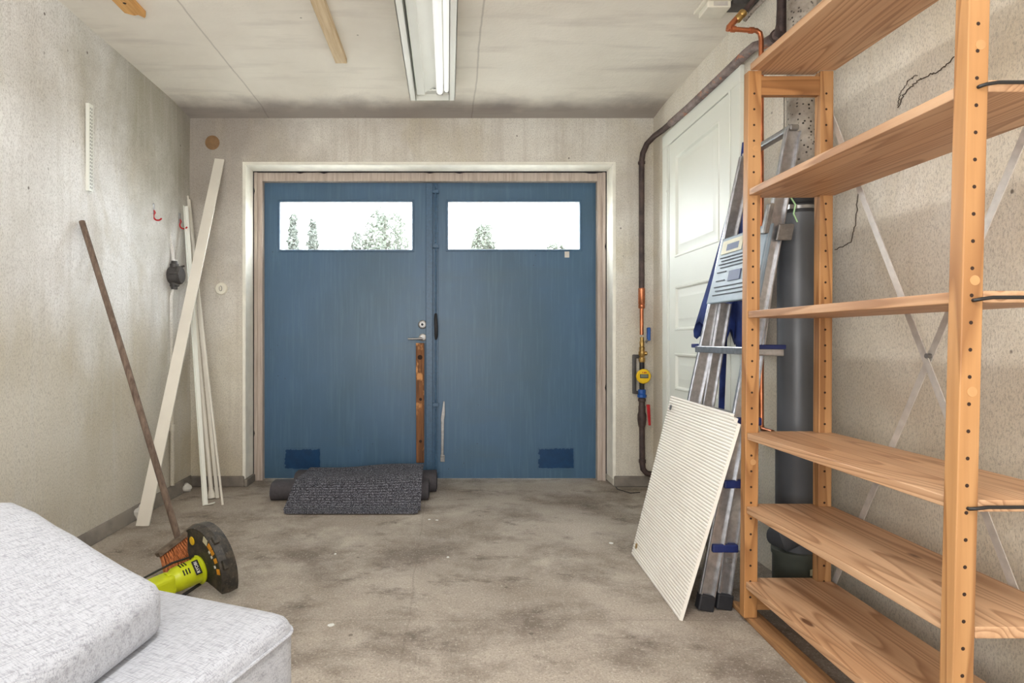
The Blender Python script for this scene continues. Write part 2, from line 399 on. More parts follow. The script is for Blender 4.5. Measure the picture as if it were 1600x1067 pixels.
# ------------------------------------------------------------------ the room shell
XL, XR, XN, YW, YB, CE = -1.664, 1.326, 1.45, 3.718, -1.25, 2.397
YF = 3.89     # back of the reveal
struct(MB().box(-2.0, 1.8, YB-.2, 4.0, -.1, 0).build('floor', 'floor'), 'stained bare concrete garage floor')
cb = MB()
prof = [(YB-.2, CE), (3.46, CE), (3.60, CE-.008), (3.68, CE-.018), (3.90, CE-.03), (3.90, CE+.15), (YB-.2, CE+.15)]
cb.prism([(-1.9, y, z) for y, z in prof], (3.7, 0, 0)); struct(cb.build('ceiling', 'ceiling', smooth=True), 'off-white painted concrete ceiling')
def grid_wall(name, mat, o, du, dv, nu, nv, amp, th, label):
    """slightly uneven plaster wall: a displaced front skin with real thickness behind"""
    o = Vector(o); du = Vector(du); dv = Vector(dv); n = du.cross(dv).normalized()
    b = MB(); V = []
    for j in range(nv+1):
        row = []
        for i in range(nu+1):
            p = o+du*(i/nu)+dv*(j/nv)
            e = min(i, nu-i, j, nv-j)
            a = amp*noise.noise(p*2.3) if e > 0 else 0
            row.append(b.bm.verts.new(p+n*a))
        V.append(row)
    for j in range(nv):
        for i in range(nu): b._f([V[j][i], V[j][i+1], V[j+1][i+1], V[j+1][i]])
    bk = [b.bm.verts.new(o+q-n*th) for q in (Vector((0, 0, 0)), du, du+dv, dv)]
    b._f(list(reversed(bk)))
    b._f([V[0][i] for i in range(nu, -1, -1)]+[bk[0], bk[1]]); b._f([V[nv][i] for i in range(nu+1)]+[bk[2], bk[3]])
    b._f([V[j][0] for j in range(nv+1)]+[bk[3], bk[0]]); b._f([V[j][nu] for j in range(nv, -1, -1)]+[bk[1], bk[2]])
    return struct(b.build(name, mat, smooth=True), label)
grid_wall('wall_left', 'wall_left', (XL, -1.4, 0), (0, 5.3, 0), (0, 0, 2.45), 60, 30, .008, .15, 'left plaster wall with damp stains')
grid_wall('wall_right', 'wall_right', (XR, 3.9, 0), (0, -1.63, 0), (0, 0, 2.45), 1, 1, 0, .3, 'right plaster wall with side door')
b = MB().box(XR-.0, 1.75, 2.265, 2.275, 0, 2.45)
struct(b.build('wall_right_return', 'wall_right'), 'short return of the right wall behind the drain pipe')
grid_wall('wall_right_niche', 'wall_right', (XN, 2.05+.22, 0), (0, -3.62, 0), (0, 0, 2.45), 50, 30, .006, .25, 'right plaster wall behind the shelving')
struct(MB().box(-1.9, 1.8, YB-.2, YB, 0, 2.45).build('wall_back', 'wall'), 'back plaster wall behind the camera')
OX0, OX1, OZ = -1.309, 1.066, 2.078
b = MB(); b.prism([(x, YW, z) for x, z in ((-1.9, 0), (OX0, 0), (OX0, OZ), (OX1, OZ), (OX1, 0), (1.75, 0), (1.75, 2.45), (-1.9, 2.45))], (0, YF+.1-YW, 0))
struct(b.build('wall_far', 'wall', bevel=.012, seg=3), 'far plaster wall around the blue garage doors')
# low cement bands where the walls meet the floor
b = MB(); b.hexa([(XL, -1.2, 0), (XL+.022, -1.2, 0), (XL+.03, YW, 0), (XL, YW, 0), (XL, -1.2, .03), (XL+.008, -1.2, .03), (XL+.012, YW, .07), (XL, YW, .075)])
struct(b.build('baseboard_left', 'kerb', bevel=.005), 'grey cement band along the left wall')
b = MB(); b.box(XL+.012, OX0-.003, YW-.022, YW, 0, .07); b.box(OX0-.003, OX0+.02, YW-.022, YF-.03, 0, .05)
b.box(OX1+.003, XR, YW-.022, YW, 0, .07)
struct(b.build('baseboard_far', 'kerb', bevel=.008), 'grey cement band along the far wall')
# frame of the garage doors
b = MB()
b.box(OX0+.008, OX0+.062, YF-.02, YF+.10, 0, OZ-.008); b.box(OX1-.062, OX1-.008, YF-.02, YF+.10, 0, OZ-.008)
b.box(OX0+.062, OX1-.062, YF-.02, YF+.10, OZ-.066, OZ-.008)
b.box(OX0+.008, OX0+.03, YF-.03, YF-.02, 0.0, OZ-.008); b.box(OX1-.03, OX1-.008, YF-.03, YF-.02, 0, OZ-.008)
struct(b.build('trim_1', 'frame_wood', bevel=.003), 'greyed wooden frame around the blue garage doors')
b = MB(); q_ = .004
b.box(OX0, OX0+q_, YW-.004, YF-.03, .05, OZ); b.box(OX1-q_, OX1, YW-.004, YF-.03, .05, OZ); b.box(OX0+q_, OX1-q_, YW-.004, YF-.03, OZ-q_, OZ)
b.box(OX0-.016, OX0, YW-.006, YW, .05, OZ+.016); b.box(OX1, OX1+.016, YW-.006, YW, .05, OZ+.016); b.box(OX0, OX1, YW-.006, YW, OZ, OZ+.016)
struct(b.build('trim_4', 'reveal', bevel=.003), 'off-white painted reveal around the garage door opening')
# ragged dark sealant joint between frame and wall
b = MB()
def ragged(p0, p1, inw, w):
    p0 = Vector(p0); p1 = Vector(p1); n = 60; inw = Vector(inw)
    A = []; B = []
    for i in range(n+1):
        q = p0.lerp(p1, i/n); e = w*(.7+.7*abs(noise.noise(q*9)))+(.008 if random.random() < .04 else 0)
        A.append(q); B.append(q+inw*e)
    b.prism(A+B[::-1], (0, .02, 0))
ragged((OX0+.001, YF-.034, .05), (OX0+.001, YF-.034, OZ), (1, 0, 0), .007)
ragged((OX1-.001, YF-.034, .05), (OX1-.001, YF-.034, OZ), (-1, 0, 0), .007)
ragged((OX0, YF-.034, OZ-.001), (OX1, YF-.034, OZ-.001), (0, 0, -1), .007)
struct(b.build('trim_2', 'black_gap'), 'ragged black sealant joint around the door frame')

# ------------------------------------------------------------------ the blue garage doors
YD = 3.915
def leaf(name, x0, x1, wx0, wx1, wz0, wz1, label):
    z0, z1 = .006, OZ-.062
    b = MB(); b.box(x0, wx0, YD, YD+.05, z0, z1); b.box(wx1, x1, YD, YD+.05, z0, z1)
    b.box(wx0, wx1, YD, YD+.05, z0, wz0); b.box(wx0, wx1, YD, YD+.05, wz1, z1)
    o = struct(b.build(name, 'blue'), label)
    t = .010; b = MB()
    b.box(wx0-t, wx0+.004, YD-.006, YD+.008, wz0-t, wz1+t); b.box(wx1-.004, wx1+t, YD-.006, YD+.008, wz0-t, wz1+t)
    b.box(wx0+.004, wx1-.004, YD-.006, YD+.008, wz1-.004, wz1+t); b.box(wx0+.004, wx1-.004, YD-.006, YD+.008, wz0-t, wz0+.004)
    b.build('window_frame', 'blue_metal', o, bevel=.002)
    t = .007; b = MB(); b.box(wx0, wx0+t, YD+.004, YD+.022, wz0, wz1); b.box(wx1-t, wx1, YD+.004, YD+.022, wz0, wz1); b.box(wx0+t, wx1-t, YD+.004, YD+.022, wz0, wz0+t); b.box(wx0+t, wx1-t, YD+.004, YD+.022, wz1-t, wz1)
    b.build('glazing_bead', 'bead', o)
    g = MB().box(wx0, wx1, YD+.022, YD+.027, wz0, wz1).build('glass_pane', 'glass', o)
    return o
d1 = leaf('door_1', OX0+.058, -.137, -1.147, -.239, 1.554, 1.888, 'left blue garage door leaf with the lever handle')
d2 = leaf('door_2', -.132, OX1-.058, -.004, .899, 1.556, 1.888, 'right blue garage door leaf with the bolt rod')
# astragal on left leaf, rod and guides on the right one
MB().box(-.150, -.104, YD-.012, YD, .01, 2.01).build('astragal', 'blue_metal', d1, bevel=.003)
MB().tube([(-.083, YD-.018, .04), (-.083, YD-.018, 2.0)], .0065).build('bolt_rod', 'blue_metal', d2, smooth=True)
MB().box(-.099, -.066, YD-.008, YD, .01, 2.01).build('bolt_strip', 'blue_metal', d2, bevel=.002)
for py in (300, 385, 632, 740):
    z = H-(py-CY)*.00434
    b = MB(); b.box(-.103, -.062, YD-.030, YD-.006, z-.012, z+.012)
    for q in (-.03, .03): b.lathe((-.083, YD-.032, z+q), (0, 1, 0), [(0, .004), (.004, .007), (.024, .007)], 10)
    b.build('rod_guide', 'blue_metal', d2, bevel=.003)
b = MB(); b.tube([(-.083, YD-.022, 1.12), (-.083, YD-.045, 1.09), (-.080, YD-.05, 1.03), (-.080, YD-.04, .97), (-.082, YD-.03, .95)], [.009, .012, .013, .012, .007])
b.build('bolt_handle', 'black_rubber', d2, smooth=True)
# lock, lever
b = MB(); b.lathe((-.174, YD, 1.05), (0, -1, 0), [(0, .029), (.008, .029), (.012, .024), (.012, .018), (.018, .016), (.019, .001)])
lk = b.build('lock_cylinder', 'steel', d1, smooth=True)
MB().lathe((-.174, YD-.0185, 1.05), (0, -1, 0), [(0, .009), (.004, .008), (.0045, .001)]).build('keyhole', 'dark_mark', lk)
b = MB(); b.lathe((-.172, YD, .962), (0, -1, 0), [(0, .026), (.008, .026), (.011, .020), (.011, .009), (.045, .009), (.046, .001)])
b.tube([(-.172, YD-.042, .955), (-.20, YD-.046, .953), (-.27, YD-.046, .952)], [.009, .008, .007])
b.build('lever_handle', 'steel', d1, smooth=True)
def patch(cx0, cx1, py0, py1, par):
    x0 = (cx0-700)*.00435; x1 = (cx1-700)*.00435; z1 = H-(py0-CY)*.00435; z0 = H-(py1-CY)*.00435
    P = []
    n = 26
    for i in range(n): P.append((x0+(x1-x0)*i/n, z0+random.uniform(-.004, .003)))
    for i in range(12): P.append((x1+random.uniform(-.002, .002), z0+(z1-z0)*i/12))
    for i in range(n): P.append((x1+(x0-x1)*i/n, z1+random.uniform(-.006, .004)))
    for i in range(12): P.append((x0+random.uniform(-.008, .008), z1+(z0-z1)*i/12))
    b = MB(); b.prism([(x, YD-.0012, z) for x, z in P], (0, .001, 0))
    o = b.build('paint_patch', 'blue_dark', par); o['label'] = 'dark blue patch of fresh paint'
patch(446, 500, 702, 732, d1); patch(842, 896, 701, 731, d2)
for q0, q1, par in ((444, 501, d1), (840, 897, d2)):
    x0 = (q0-700)*.00435; x1 = (q1-700)*.00435; z1 = H-(700-CY)*.00435; z0 = H-(733-CY)*.00435
    b = MB(); t = .003
    b.box(x0-t, x0, YD-.002, YD, z0, z1); b.box(x1, x1+t, YD-.002, YD, z0, z1); b.box(x0, x1, YD-.002, YD, z1, z1+t); b.box(x0, x1, YD-.002, YD, z0-t, z0)
    b.build('vent_outline', 'blue_metal', par)
b = MB().box(.792, .824, YD-.003, YD, 1.505, 1.55).build('label_remnant', 'galv', d2, bevel=.004)
# window hook stay hanging low on the right leaf
t = thing('latch_arm', 'bent galvanised metal latch arm hanging low on right blue door leaf', 'latch', (-.04, YD-.01, .12))
b = MB(); pts = [(-.048, .16), (-.046, .30), (-.048, .42), (-.036, .50), (-.032, .53), (-.022, .53), (-.020, .44), (-.026, .40), (-.028, .30), (-.030, .16)]
b.prism([(x, YD-.018, z) for x, z in pts], (0, .008, 0)); b.build('arm', 'steel', t, bevel=.002)
b = MB(); b.box(-.052, -.022, YD-.008, YD, .118, .165); b.box(-.046, -.030, YD-.02, YD, .15, .165); b.build('mounting_plate', 'steel', t, bevel=.002)

# weathered prop under the lever handle
t = tag(MB().hexa([(-.212, 3.845, .125), (-.160, 3.845, .125), (-.160, 3.868, .125), (-.212, 3.868, .125), (-.214, 3.83, .925), (-.158, 3.83, .925), (-.158, 3.853, .925), (-.214, 3.853, .925)]).build('wooden_prop', ['prop_wood', 'hole'], origin=(-.19, 3.85, .12), bevel=.003),
        'weathered brown board standing upright under the lever handle', 'board')
MB().lathe((-.186, 3.832, .83), (0, -1, 0), [(0, .016), (.004, .016), (.0045, .001)]).build('bolt_hole', 'hole', t)
for z in (.55, .27): MB().lathe((-.183, 3.842, z), (0, -1, 0), [(0, .010), (.006, .010), (.0065, .001)]).build('bolt_hole', 'hole', t)

# ------------------------------------------------------------------ mats under the doors
def rolled(name, x0, x1, yc, hw, h, label):
    b = MB(); rs = []
    n = 34
    for i in range(13):
        x = x0+(x1-x0)*i/12; wob = .006*math.sin(i*1.7); r = []
        for k in range(n):
            a = 2*math.pi*k/n; cy = math.copysign(hw-h/2, math.cos(a)); 
            r.append((x, yc+cy+math.cos(a)*h/2+wob, max(.002, h/2+math.sin(a)*h/2)))
        rs.append(r)
    b.rings(rs)
    o = b.build(name, 'matback', smooth=True, origin=(x0, yc, 0)); tag(o, label, 'mat')
    for k, f in enumerate((.72, .42)):   # the spiral of layers on the end faces
        for xe, dx in ((x0, -.002), (x1, .002)):
            rr = MB(); P = [(xe+dx, yc+math.copysign((hw-h/2)*1.0, math.cos(2*math.pi*q/n))+math.cos(2*math.pi*q/n)*h/2*f, h/2+math.sin(2*math.pi*q/n)*h/2*f) for q in range(n)]
            rr.tube(P+[P[0]], .0022, 6); rr.build('layer_edge', 'black_rubber', o)
    return o
rolled('rolled_mat', -1.04, -.115, 3.44, .085, .105, 'dark rolled floor mat under the ribbed mat, its end poking out left')
rolled('rolled_mat', -.95, -.072, 3.625, .09, .12, 'dark rolled floor mat closest to the blue doors')
b = MB(); nx, ny = 50, 40; V = [[], []]
def drape(u, v):   # u along x, v from floor edge to back
    xf = (-.905 + (-.150+.905)*u); xb = (-.845 + (-.150+.845)*u)
    x = xf+(xb-xf)*v; y = 3.115+.50*v
    hb = .128+.025*u
    s_ = min(1, v/.5); z = .006+hb*(s_*s_*(3-2*s_))
    z += .006*math.sin(u*7+v*3)*v
    if v > .75: z += .012*math.sin((v-.75)/.25*math.pi)
    r = .02   # rounded corners
    return Vector((x, y, z))
for layer, dz in ((0, .010), (1, 0)):
    for j in range(ny+1):
        row = []
        for i in range(nx+1):
            u = i/nx; v = j/ny
            p = drape(u, v)
            if v < .06 and (u < .03 or u > .97): p = drape(min(max(u, .018), .982), max(v, .02))
            row.append(b.bm.verts.new(p+Vector((0, -.001 if layer == 0 else 0, dz))))
        V[layer].append(row)
for L, A in enumerate(V):
    for j in range(ny):
        for i in range(nx): b._f([A[j][i], A[j][i+1], A[j+1][i+1], A[j+1][i]])
for j in range(ny):
    b._f([V[0][j][0], V[0][j+1][0], V[1][j+1][0], V[1][j][0]]); b._f([V[0][j][nx], V[0][j+1][nx], V[1][j+1][nx], V[1][j][nx]])
for i in range(nx):
    b._f([V[0][0][i], V[0][0][i+1], V[1][0][i+1], V[1][0][i]]); b._f([V[0][ny][i], V[0][ny][i+1], V[1][ny][i+1], V[1][ny][i]])
tag(b.build('doormat', 'carpet', smooth=True), 'charcoal ribbed doormat draped over the rolled mats before the left door', 'mat')

# ------------------------------------------------------------------ left wall things
t = thing('slotted_rail', 'short white slotted shelf rail screwed upright on left wall', 'shelf rail', (XL, 2.66, 1.6))
Y0 = 2.66; z1 = at(0, 163, Y0).z; z0 = at(0, 299, Y0).z
b = MB(); b.box(XL, XL+.016, Y0-.016, Y0-.0145, z0, z1); b.box(XL, XL+.016, Y0+.0145, Y0+.016, z0, z1); b.box(XL+.0145, XL+.016, Y0-.0145, Y0+.0145, z0, z1)
b.build('channel', 'white', t)
b = MB(); z = z0+.012
while z < z1-.015:
    for dy in (-.006, .006): b.box(XL+.016, XL+.0163, Y0+dy-.0018, Y0+dy+.0018, z, z+.010)
    z += .0165
b.build('slot', 'dark_mark', t)['kind'] = 'stuff'
def wall_hook(Y, z, label, mat='redplastic'):
    t = thing('wall_hook', label, 'hook', (XL, Y, z), 'red hooks on the left wall')
    b = MB(); b.lathe((XL, Y, z+.035), (1, 0, 0), [(0, .013), (.004, .013), (.006, .008), (.0065, .001)], 16)
    b.obox((XL+.003, Y, z+.01), (1, 0, 0), (0, 1, 0), (0, 0, 1), .003, .009, .03); b.build('back_plate', 'steel', t, bevel=.002)
    b = MB(); P = [Vector((XL+.006, Y, z+.005))]+arc((XL+.028, Y, z-.028), (1, 0, 0), (0, 0, 1), .024, 130, 330, 12); b.tube(P, .0045, 8); b.build('hook_arm', mat, t, smooth=True)
wall_hook(1497.6/(700-239), at(0, 330, 3.25).z, 'small red coat hook on left wall, further from the corner')
wall_hook(1497.6/(700-280), at(0, 344, 3.56).z, 'small dark red coat hook on left wall, beside the white strips')
Y0 = 3.45; zc = at(0, 430, Y0).z
t = thing('junction_box', 'round dark junction box with side lugs on left wall', 'junction box', (XL, Y0, zc))
b = MB(); b.lathe((XL, Y0, zc), (1, 0, 0), [(0, .050), (.045, .052), (.047, .048)]); b.build('housing', 'bakelite', t, smooth=True)
b = MB(); b.lathe((XL+.047, Y0, zc), (1, 0, 0), [(0, .055), (.014, .055), (.024, .046), (.025, .001)]); b.build('cover', 'bakelite', t, smooth=True)
for s_ in (-1, 1):
    b = MB(); b.lathe((XL+.025, Y0, zc+s_*.045), (0, 0, s_), [(0, .024), (.022, .024), (.024, .019), (.040, .017), (.041, .001)], 18); b.build('cable_gland', 'bakelite', t, smooth=True)
b = MB(); b.tube([(XL+.035, Y0-.056, zc), (XL+.035, Y0+.058, zc)], .008); b.tube([(XL+.02, Y0-.057, zc+.005), (XL+.075, Y0-.057, zc+.005)], .007)
b.tube([(XL+.035, Y0-.045, zc-.05), (XL+.07, Y0-.03, zc-.065)], .006); b.tube([(XL+.035, Y0+.03, zc+.05), (XL+.07, Y0+.035, zc+.06)], .006); b.build('lug', 'bakelite', t, smooth=True)
b = MB(); b.tube([(XL+.022, Y0, zc+.07), (XL+.006, Y0, zc+.19), (XL+.002, Y0, zc+.26)], [.012, .010, .004]); b.tube([(XL+.02, Y0, zc-.08), (XL+.008, Y0-.004, zc-.13), (XL+.008, Y0, zc-.5), (XL+.012, Y0, .42), (XL+.012, Y0, .075)], [.010, .010, .010, .012, .013])
b.tube([(XL+.012, Y0, .44), (XL+.012, Y0, .40)], .018)
tag(b.build('wall_conduit', 'wall_left', smooth=True), 'painted-over thin cable conduit below the dark junction box', 'conduit')
# far wall, left of doors
p = at(332, 223, YW); b = MB(); b.lathe(p, (0, -1, 0), [(0, .046), (.004, .046), (.006, .040), (.0062, .001)])
tag(b.build('blanking_cover', 'brown_disc', smooth=True), 'round brown cover high on far wall above the white plank', 'cover')
p = at(346, 451, YW); t = thing('light_switch', 'round off-white switch on far wall left of the blue doors', 'switch', p)
b = MB(); b.lathe(p, (0, -1, 0), [(0, .040), (.008, .040), (.014, .034), (.0145, .001)]); b.build('cover', 'offwhite', t, smooth=True)
b = MB(); b.obox(p+Vector((0, -.019, 0)), (1, 0, 0), (0, 1, 0), (0, 0, 1), .004, .006, .013); b.build('toggle', 'offwhite', t, bevel=.003)
b = MB(); q = p+Vector((0, -.0148, 0)); b.tube([q+Vector((math.cos(a)*.009, 0, math.sin(a)*.016)) for a in [2*math.pi*i/20 for i in range(21)]], .0012, 6); b.build('toggle_slot', 'dark_mark', t)

# white plank leaning in the corner
bt = fl(222, 822); bt.z = 0; tp = at(343, 248, YW-.025)
d = (tp-bt).normalized(); wv = Vector((.98, .1, -.08)); wv = (wv-d*wv.dot(d)).normalized(); nv = d.cross(wv)
b = MB(); b.hexa([bt-wv*.032, bt+wv*.032, bt+wv*.032-nv*.012*-1, bt-wv*.032+nv*.012, tp-wv*.030, tp+wv*.030, tp+wv*.030+nv*.012, tp-wv*.030+nv*.012])
tag(b.build('white_plank', 'plank', bevel=.001), 'tall white painted plank leaning against the far left corner', 'plank')
# white strips behind it
def strip(px, py, tx, ty, tY, kind, label):
    a = fl(px, py); a.z = .004; c = at(tx, ty, tY)
    b = MB()
    if kind == 'angle':
        b.beam(a, c, (1, 0, 0), .022, .0025); b.beam(a+Vector((-.010, -.010, 0)), c+Vector((-.010, -.010, 0)), (0, 1, 0), .02, .0025)
        b.prism([a+Vector(q) for q in ((-.011, 0, .0), (.03, -.012, .012), (.05, -.014, .016), (.05, -.014, .012), (.03, -.012, .006), (0, 0, -.002))], (0, .018, 0))
    elif kind == 'tube':
        dd = (c-a).normalized(); b.lathe(a, dd, [(0, .021), (.02, .021), (.05, .013), ((c-a).length-.01, .012), ((c-a).length, .011)], 16)
    elif kind == 'flat': b.beam(a, c, (1, 0, 0), .019, .009)
    else: b.beam(a, c, (1, 0, 0), .010, .008)
    return tag(b.build('trim_strip' if kind != 'tube' else 'curtain_rod', 'plank' if kind != 'angle' else 'white', smooth=(kind == 'tube')), label, 'strip' if kind != 'tube' else 'rod')
strip(322, 790, 291, 322, 3.60, 'angle', 'white angle strip with hooked foot, leftmost of the leaning strips')
strip(331, 779, 290.5, 330, 3.655, 'tube', 'white round rod with flared foot behind the white plank')
strip(340, 779, 295, 312, 3.67, 'flat', 'flat white strip between the round rod and the thinnest strip')
strip(348, 790, 293.5, 306, 3.68, 'thin', 'thinnest white strip, rightmost at the floor by the corner')
# hardened foam lumps at the left wall foot
for (px, py, r, lb) in ((208, 803, .04, 'white foam lump at left wall foot, behind the white plank'), (285, 762, .03, 'small white foam lump at left wall foot under the conduit')):
    p = fl(px, py+6); p.x = XL+.035; b = MB()
    bmesh.ops.create_icosphere(b.bm, subdivisions=3, radius=r, matrix=Matrix.Translation((p.x, p.y, r*.75)))
    for v in b.bm.verts:
        k = 1+.55*noise.noise(v.co*38); c0 = Vector((p.x, p.y, r*.75)); v.co = c0+(v.co-c0)*k; v.co.z = max(v.co.z, .001); v.co.x = max(v.co.x, XL+.012)
    tag(b.build('foam_lump', 'foam', smooth=True), lb, 'foam lump')

# ------------------------------------------------------------------ broom
A = at(277, 836, 2.35); T = Vector((XL+.02, 1497.6/(700-121), at(0, 346, 2.586).z))
t = thing('broom', 'push broom with dark wooden handle leaning on left wall', 'broom', (A.x, A.y, 0))
hd = (T-A).normalized()
b = MB(); b.tube([A-hd*.01, A.lerp(T, .5)+Vector((.004, 0, 0)), T], [.0135, .0135, .0125], 14); b.build('handle', 'handle_wood', t, smooth=True)
L0 = at(248, 866, 2.29); L1 = at(306, 822, 2.40); u = (L1-L0).normalized(); 
dn = Vector((.30, -.12, -.94)); dn = (dn-u*dn.dot(u)).normalized(); wv = u.cross(dn)
b = MB(); c = (L0+L1)/2; b.obox(c, u, wv, dn, (L1-L0).length/2+.006, .033, .010); b.build('brush_block', 'broom_block', t, bevel=.004)
b = MB()
for i in range(19):
    for j in range(6):
        fu = (i+.5)/19-.5; fw_ = (j+.5)/6-.5
        root = c+u*fu*(L1-L0).length+wv*fw_*.056+dn*.010
        for k in range(5):
            tip = root+dn*(.085+random.uniform(-.006, .006))+u*(fu*.05+random.uniform(-.009, .009))+wv*(fw_*.02+random.uniform(-.008, .008))
            tip.z = max(tip.z, .003)
            b.tube([root+u*random.uniform(-.002, .002), tip], [.0019, .0013], 4)
b.build('bristles', 'bristle', t)['kind'] = 'stuff'

# ------------------------------------------------------------------ grass trimmer
C = at(313, 889, 2.16); n_ = Vector((-.62, -.77, -.10)).normalized()
vv = Vector((0, 0, 1)).cross(n_); vv = (-vv).normalized() if vv.x*1 < 0 else vv.normalized()
uu = n_.cross(vv); uu = uu if uu.z > 0 else -uu
t = thing('grass_trimmer', 'lime green grass trimmer with black guard lying behind the sofa', 'grass trimmer', (C.x, C.y, 0))
R = .150
def gp(a, r, off=0): return C+(uu*math.sin(math.radians(a))+vv*math.cos(math.radians(a)))*r-n_*off
angs = [-22+(118+22)*i/30 for i in range(31)]
b = MB()
outer = [gp(a, R) for a in angs]; inner = [gp(150, .10), gp(178, .075), gp(230, .055), gp(275, .045), gp(320, .06)]
b.prism(outer+inner, -n_*.006)
b.build('guard', 'dustyblack', t)
b = MB(); ang2 = [-22+(122+22)*i/34 for i in range(35)]
rs = []
for a in ang2:
    rs.append([gp(a, R-.006, .001), gp(a, R+.004, -.002), gp(a, R+.012, .026), gp(a, R+.010, .060), gp(a, R+.003, .060), gp(a, R+.001, .026)])
b.rings(rs)
for a in (18, 52):
    b.obox(gp(a, R+.012, .016), uu*math.sin(math.radians(a))+vv*math.cos(math.radians(a)), uu*math.cos(math.radians(a))-vv*math.sin(math.radians(a)), n_, .007, .016, .009)
b.build('guard_rim', 'dustyblack', t, bevel=.002)
b = MB(); b.lathe(gp(112, R*.72)+n_*.0, n_, [(0, .016), (.003, .016), (.004, .001)], 14); b.build('yellow_knob', 'yellow', t)
def sticker(a, r, wa, wr, mat, nm):
    b = MB(); c = gp(a, r)+n_*.0012; e1 = uu*math.cos(math.radians(a))-vv*math.sin(math.radians(a)); e2 = uu*math.sin(math.radians(a))+vv*math.cos(math.radians(a))
    b.obox(c, e1, e2, n_, wa, wr, .0008); b.build(nm, mat, t)
sticker(64, .135, .014, .012, 'label_beige', 'sticker'); 
for a, wa in ((50, .013), (40, .009), (27, .009), (10, .010)): sticker(a, .135, wa, .010, 'orange', 'warning_label')
for a in (46, 36, 18): sticker(a, .118, .005, .005, 'letterwhite', 'warning_label')
# motor housing
e = C+n_*.215
b = MB(); b.lathe(C+n_*.001, n_, [(0, .052), (.006, .055), (.012, .050), (.014, .046), (.085, .045), (.100, .043), (.110, .036), (.125, .036)], 30); b.build('motor_housing', 'lime', t, smooth=True)
b = MB(); q = C+n_*.11; b.obox(q+n_*.055-Vector((0, 0, .003)), n_, vv, uu, .062, .037, .034); b.build('grip_housing', 'lime', t, bevel=.014, seg=3)
b = MB(); b.tube([C+n_*.16, C+n_*.40+Vector((0, 0, .03))], .013); b.build('shaft', 'black_rubber', t, smooth=True)
b = MB()
for k in range(3):
    for sg in (1, -1):
        an = 60+sg*22; dirv = uu*math.sin(math.radians(an))+vv*math.cos(math.radians(an)); tv = uu*math.cos(math.radians(an))-vv*math.sin(math.radians(an))
        b.obox(C+n_*(.058+.010*k)+dirv*.0455, n_, tv, dirv, .0022, .010, .0012)
b.build('vent_slot', 'blackprint', t)
b = MB(); b.tube([C+n_*.01-uu*.05+vv*.01, C+n_*.10-uu*.062+vv*.02, C+n_*.20-uu*.055+vv*.01], .006); b.tube([C+n_*.01+uu*.05-vv*.02, C+n_*.09+uu*.056-vv*.02, C+n_*.22+uu*.04-vv*.02], .004); b.build('plant_guard_wire', 'black_rod', t, smooth=True)
an = 38; dirv = uu*math.sin(math.radians(an))+vv*math.cos(math.radians(an)); tv = uu*math.cos(math.radians(an))-vv*math.sin(math.radians(an))
lc = C+n_*.030+dirv*.0470
lab = MB().obox(lc, n_, tv, dirv, .012, .027, .0012).build('brand_label', 'blackprint', t, bevel=.002)
def text_mesh(name, s, size, pos, xdir, ydir, mat, parent):
    cu = bpy.data.curves.new(name, 'FONT'); cu.body = s; cu.size = size; cu.extrude = .0006; cu.align_x = 'CENTER'; cu.align_y = 'CENTER'; cu.offset = size*.015
    o = bpy.data.objects.new('tmp_text', cu); col.objects.link(o); bpy.context.view_layer.update()
    me = bpy.data.meshes.new_from_object(o.evaluated_get(bpy.context.evaluated_depsgraph_get())); bpy.data.objects.remove(o)
    xd = Vector(xdir).normalized(); yd = Vector(ydir).normalized(); zd = xd.cross(yd)
    mt = Matrix((xd, yd, zd)).transposed().to_4x4(); mt.translation = Vector(pos)-WP[parent.name]
    me.transform(mt); me.materials.clear(); me.materials.append(M[mat])
    r = bpy.data.objects.new(name, me); col.objects.link(r); r.parent = parent; return r
# the wordmark runs upwards along the label, rotated with the tool
xd = tv if tv.z > 0 else -tv
yd = dirv.cross(xd)
text_mesh('brand_name', 'RYOBI', .0155, lc+dirv*.0016, xd, yd, 'letterwhite', t)

# ------------------------------------------------------------------ sofa
P0 = Vector((-.281, 1.085, 0)); th = math.radians(20); sa = Vector((-math.cos(th), math.sin(th), 0)); sb = Vector((-math.sin(th), -math.cos(th), 0))
def S(a, b_, z): return P0+sa*a+sb*b_+Vector((0, 0, z))
t = thing('sofa', 'light grey woven sofa seat in the left foreground', 'sofa', S(.5, .5, 0))
SA, SB = 1.05, .95
def soft_box(f, na, nb, nc, rnd, bulge):
    """rounded cushion: a unit-cube surface mapped by f, corners rounded"""
    b = MB()
    bmesh.ops.create_cube(b.bm, size=2.0); bmesh.ops.subdivide_edges(b.bm, edges=b.bm.edges[:], cuts=23, use_grid_fill=True)
    for v in b.bm.verts:
        q = v.co.copy()
        v.co = f(q)
    return b
def seatf(q, a0=0, a1=SA, b0=0, b1=SB, z0=.20, z1=.44, r=.035, crown=.012):
    ha = (a1-a0)/2; hb = (b1-b0)/2; hz = (z1-z0)/2
    p = Vector((q.x*ha, q.y*hb, q.z*hz)); rr = min(r, hz*.95)
    inn = Vector((max(-ha+rr, min(ha-rr, p.x)), max(-hb+rr, min(hb-rr, p.y)), max(-hz+rr, min(hz-rr, p.z))))
    # concentrate samples near the rim
    d_ = p-inn
    if d_.length > 1e-6: p = inn+d_.normalized()*rr*min(1, d_.length/rr if d_.length < rr else 1) if d_.length >= rr*.999 else p
    if p.z > 0: p.z += crown*(1-(p.x/ha)**2)*(1-(p.y/hb)**2)
    return S(a0+ha+p.x, b0+hb+p.y, z0+hz+p.z)
def warp(q):   # cluster grid lines near the faces so roundings are smooth
    return Vector([math.copysign(1-(1-abs(c))**1.8, c) for c in q])
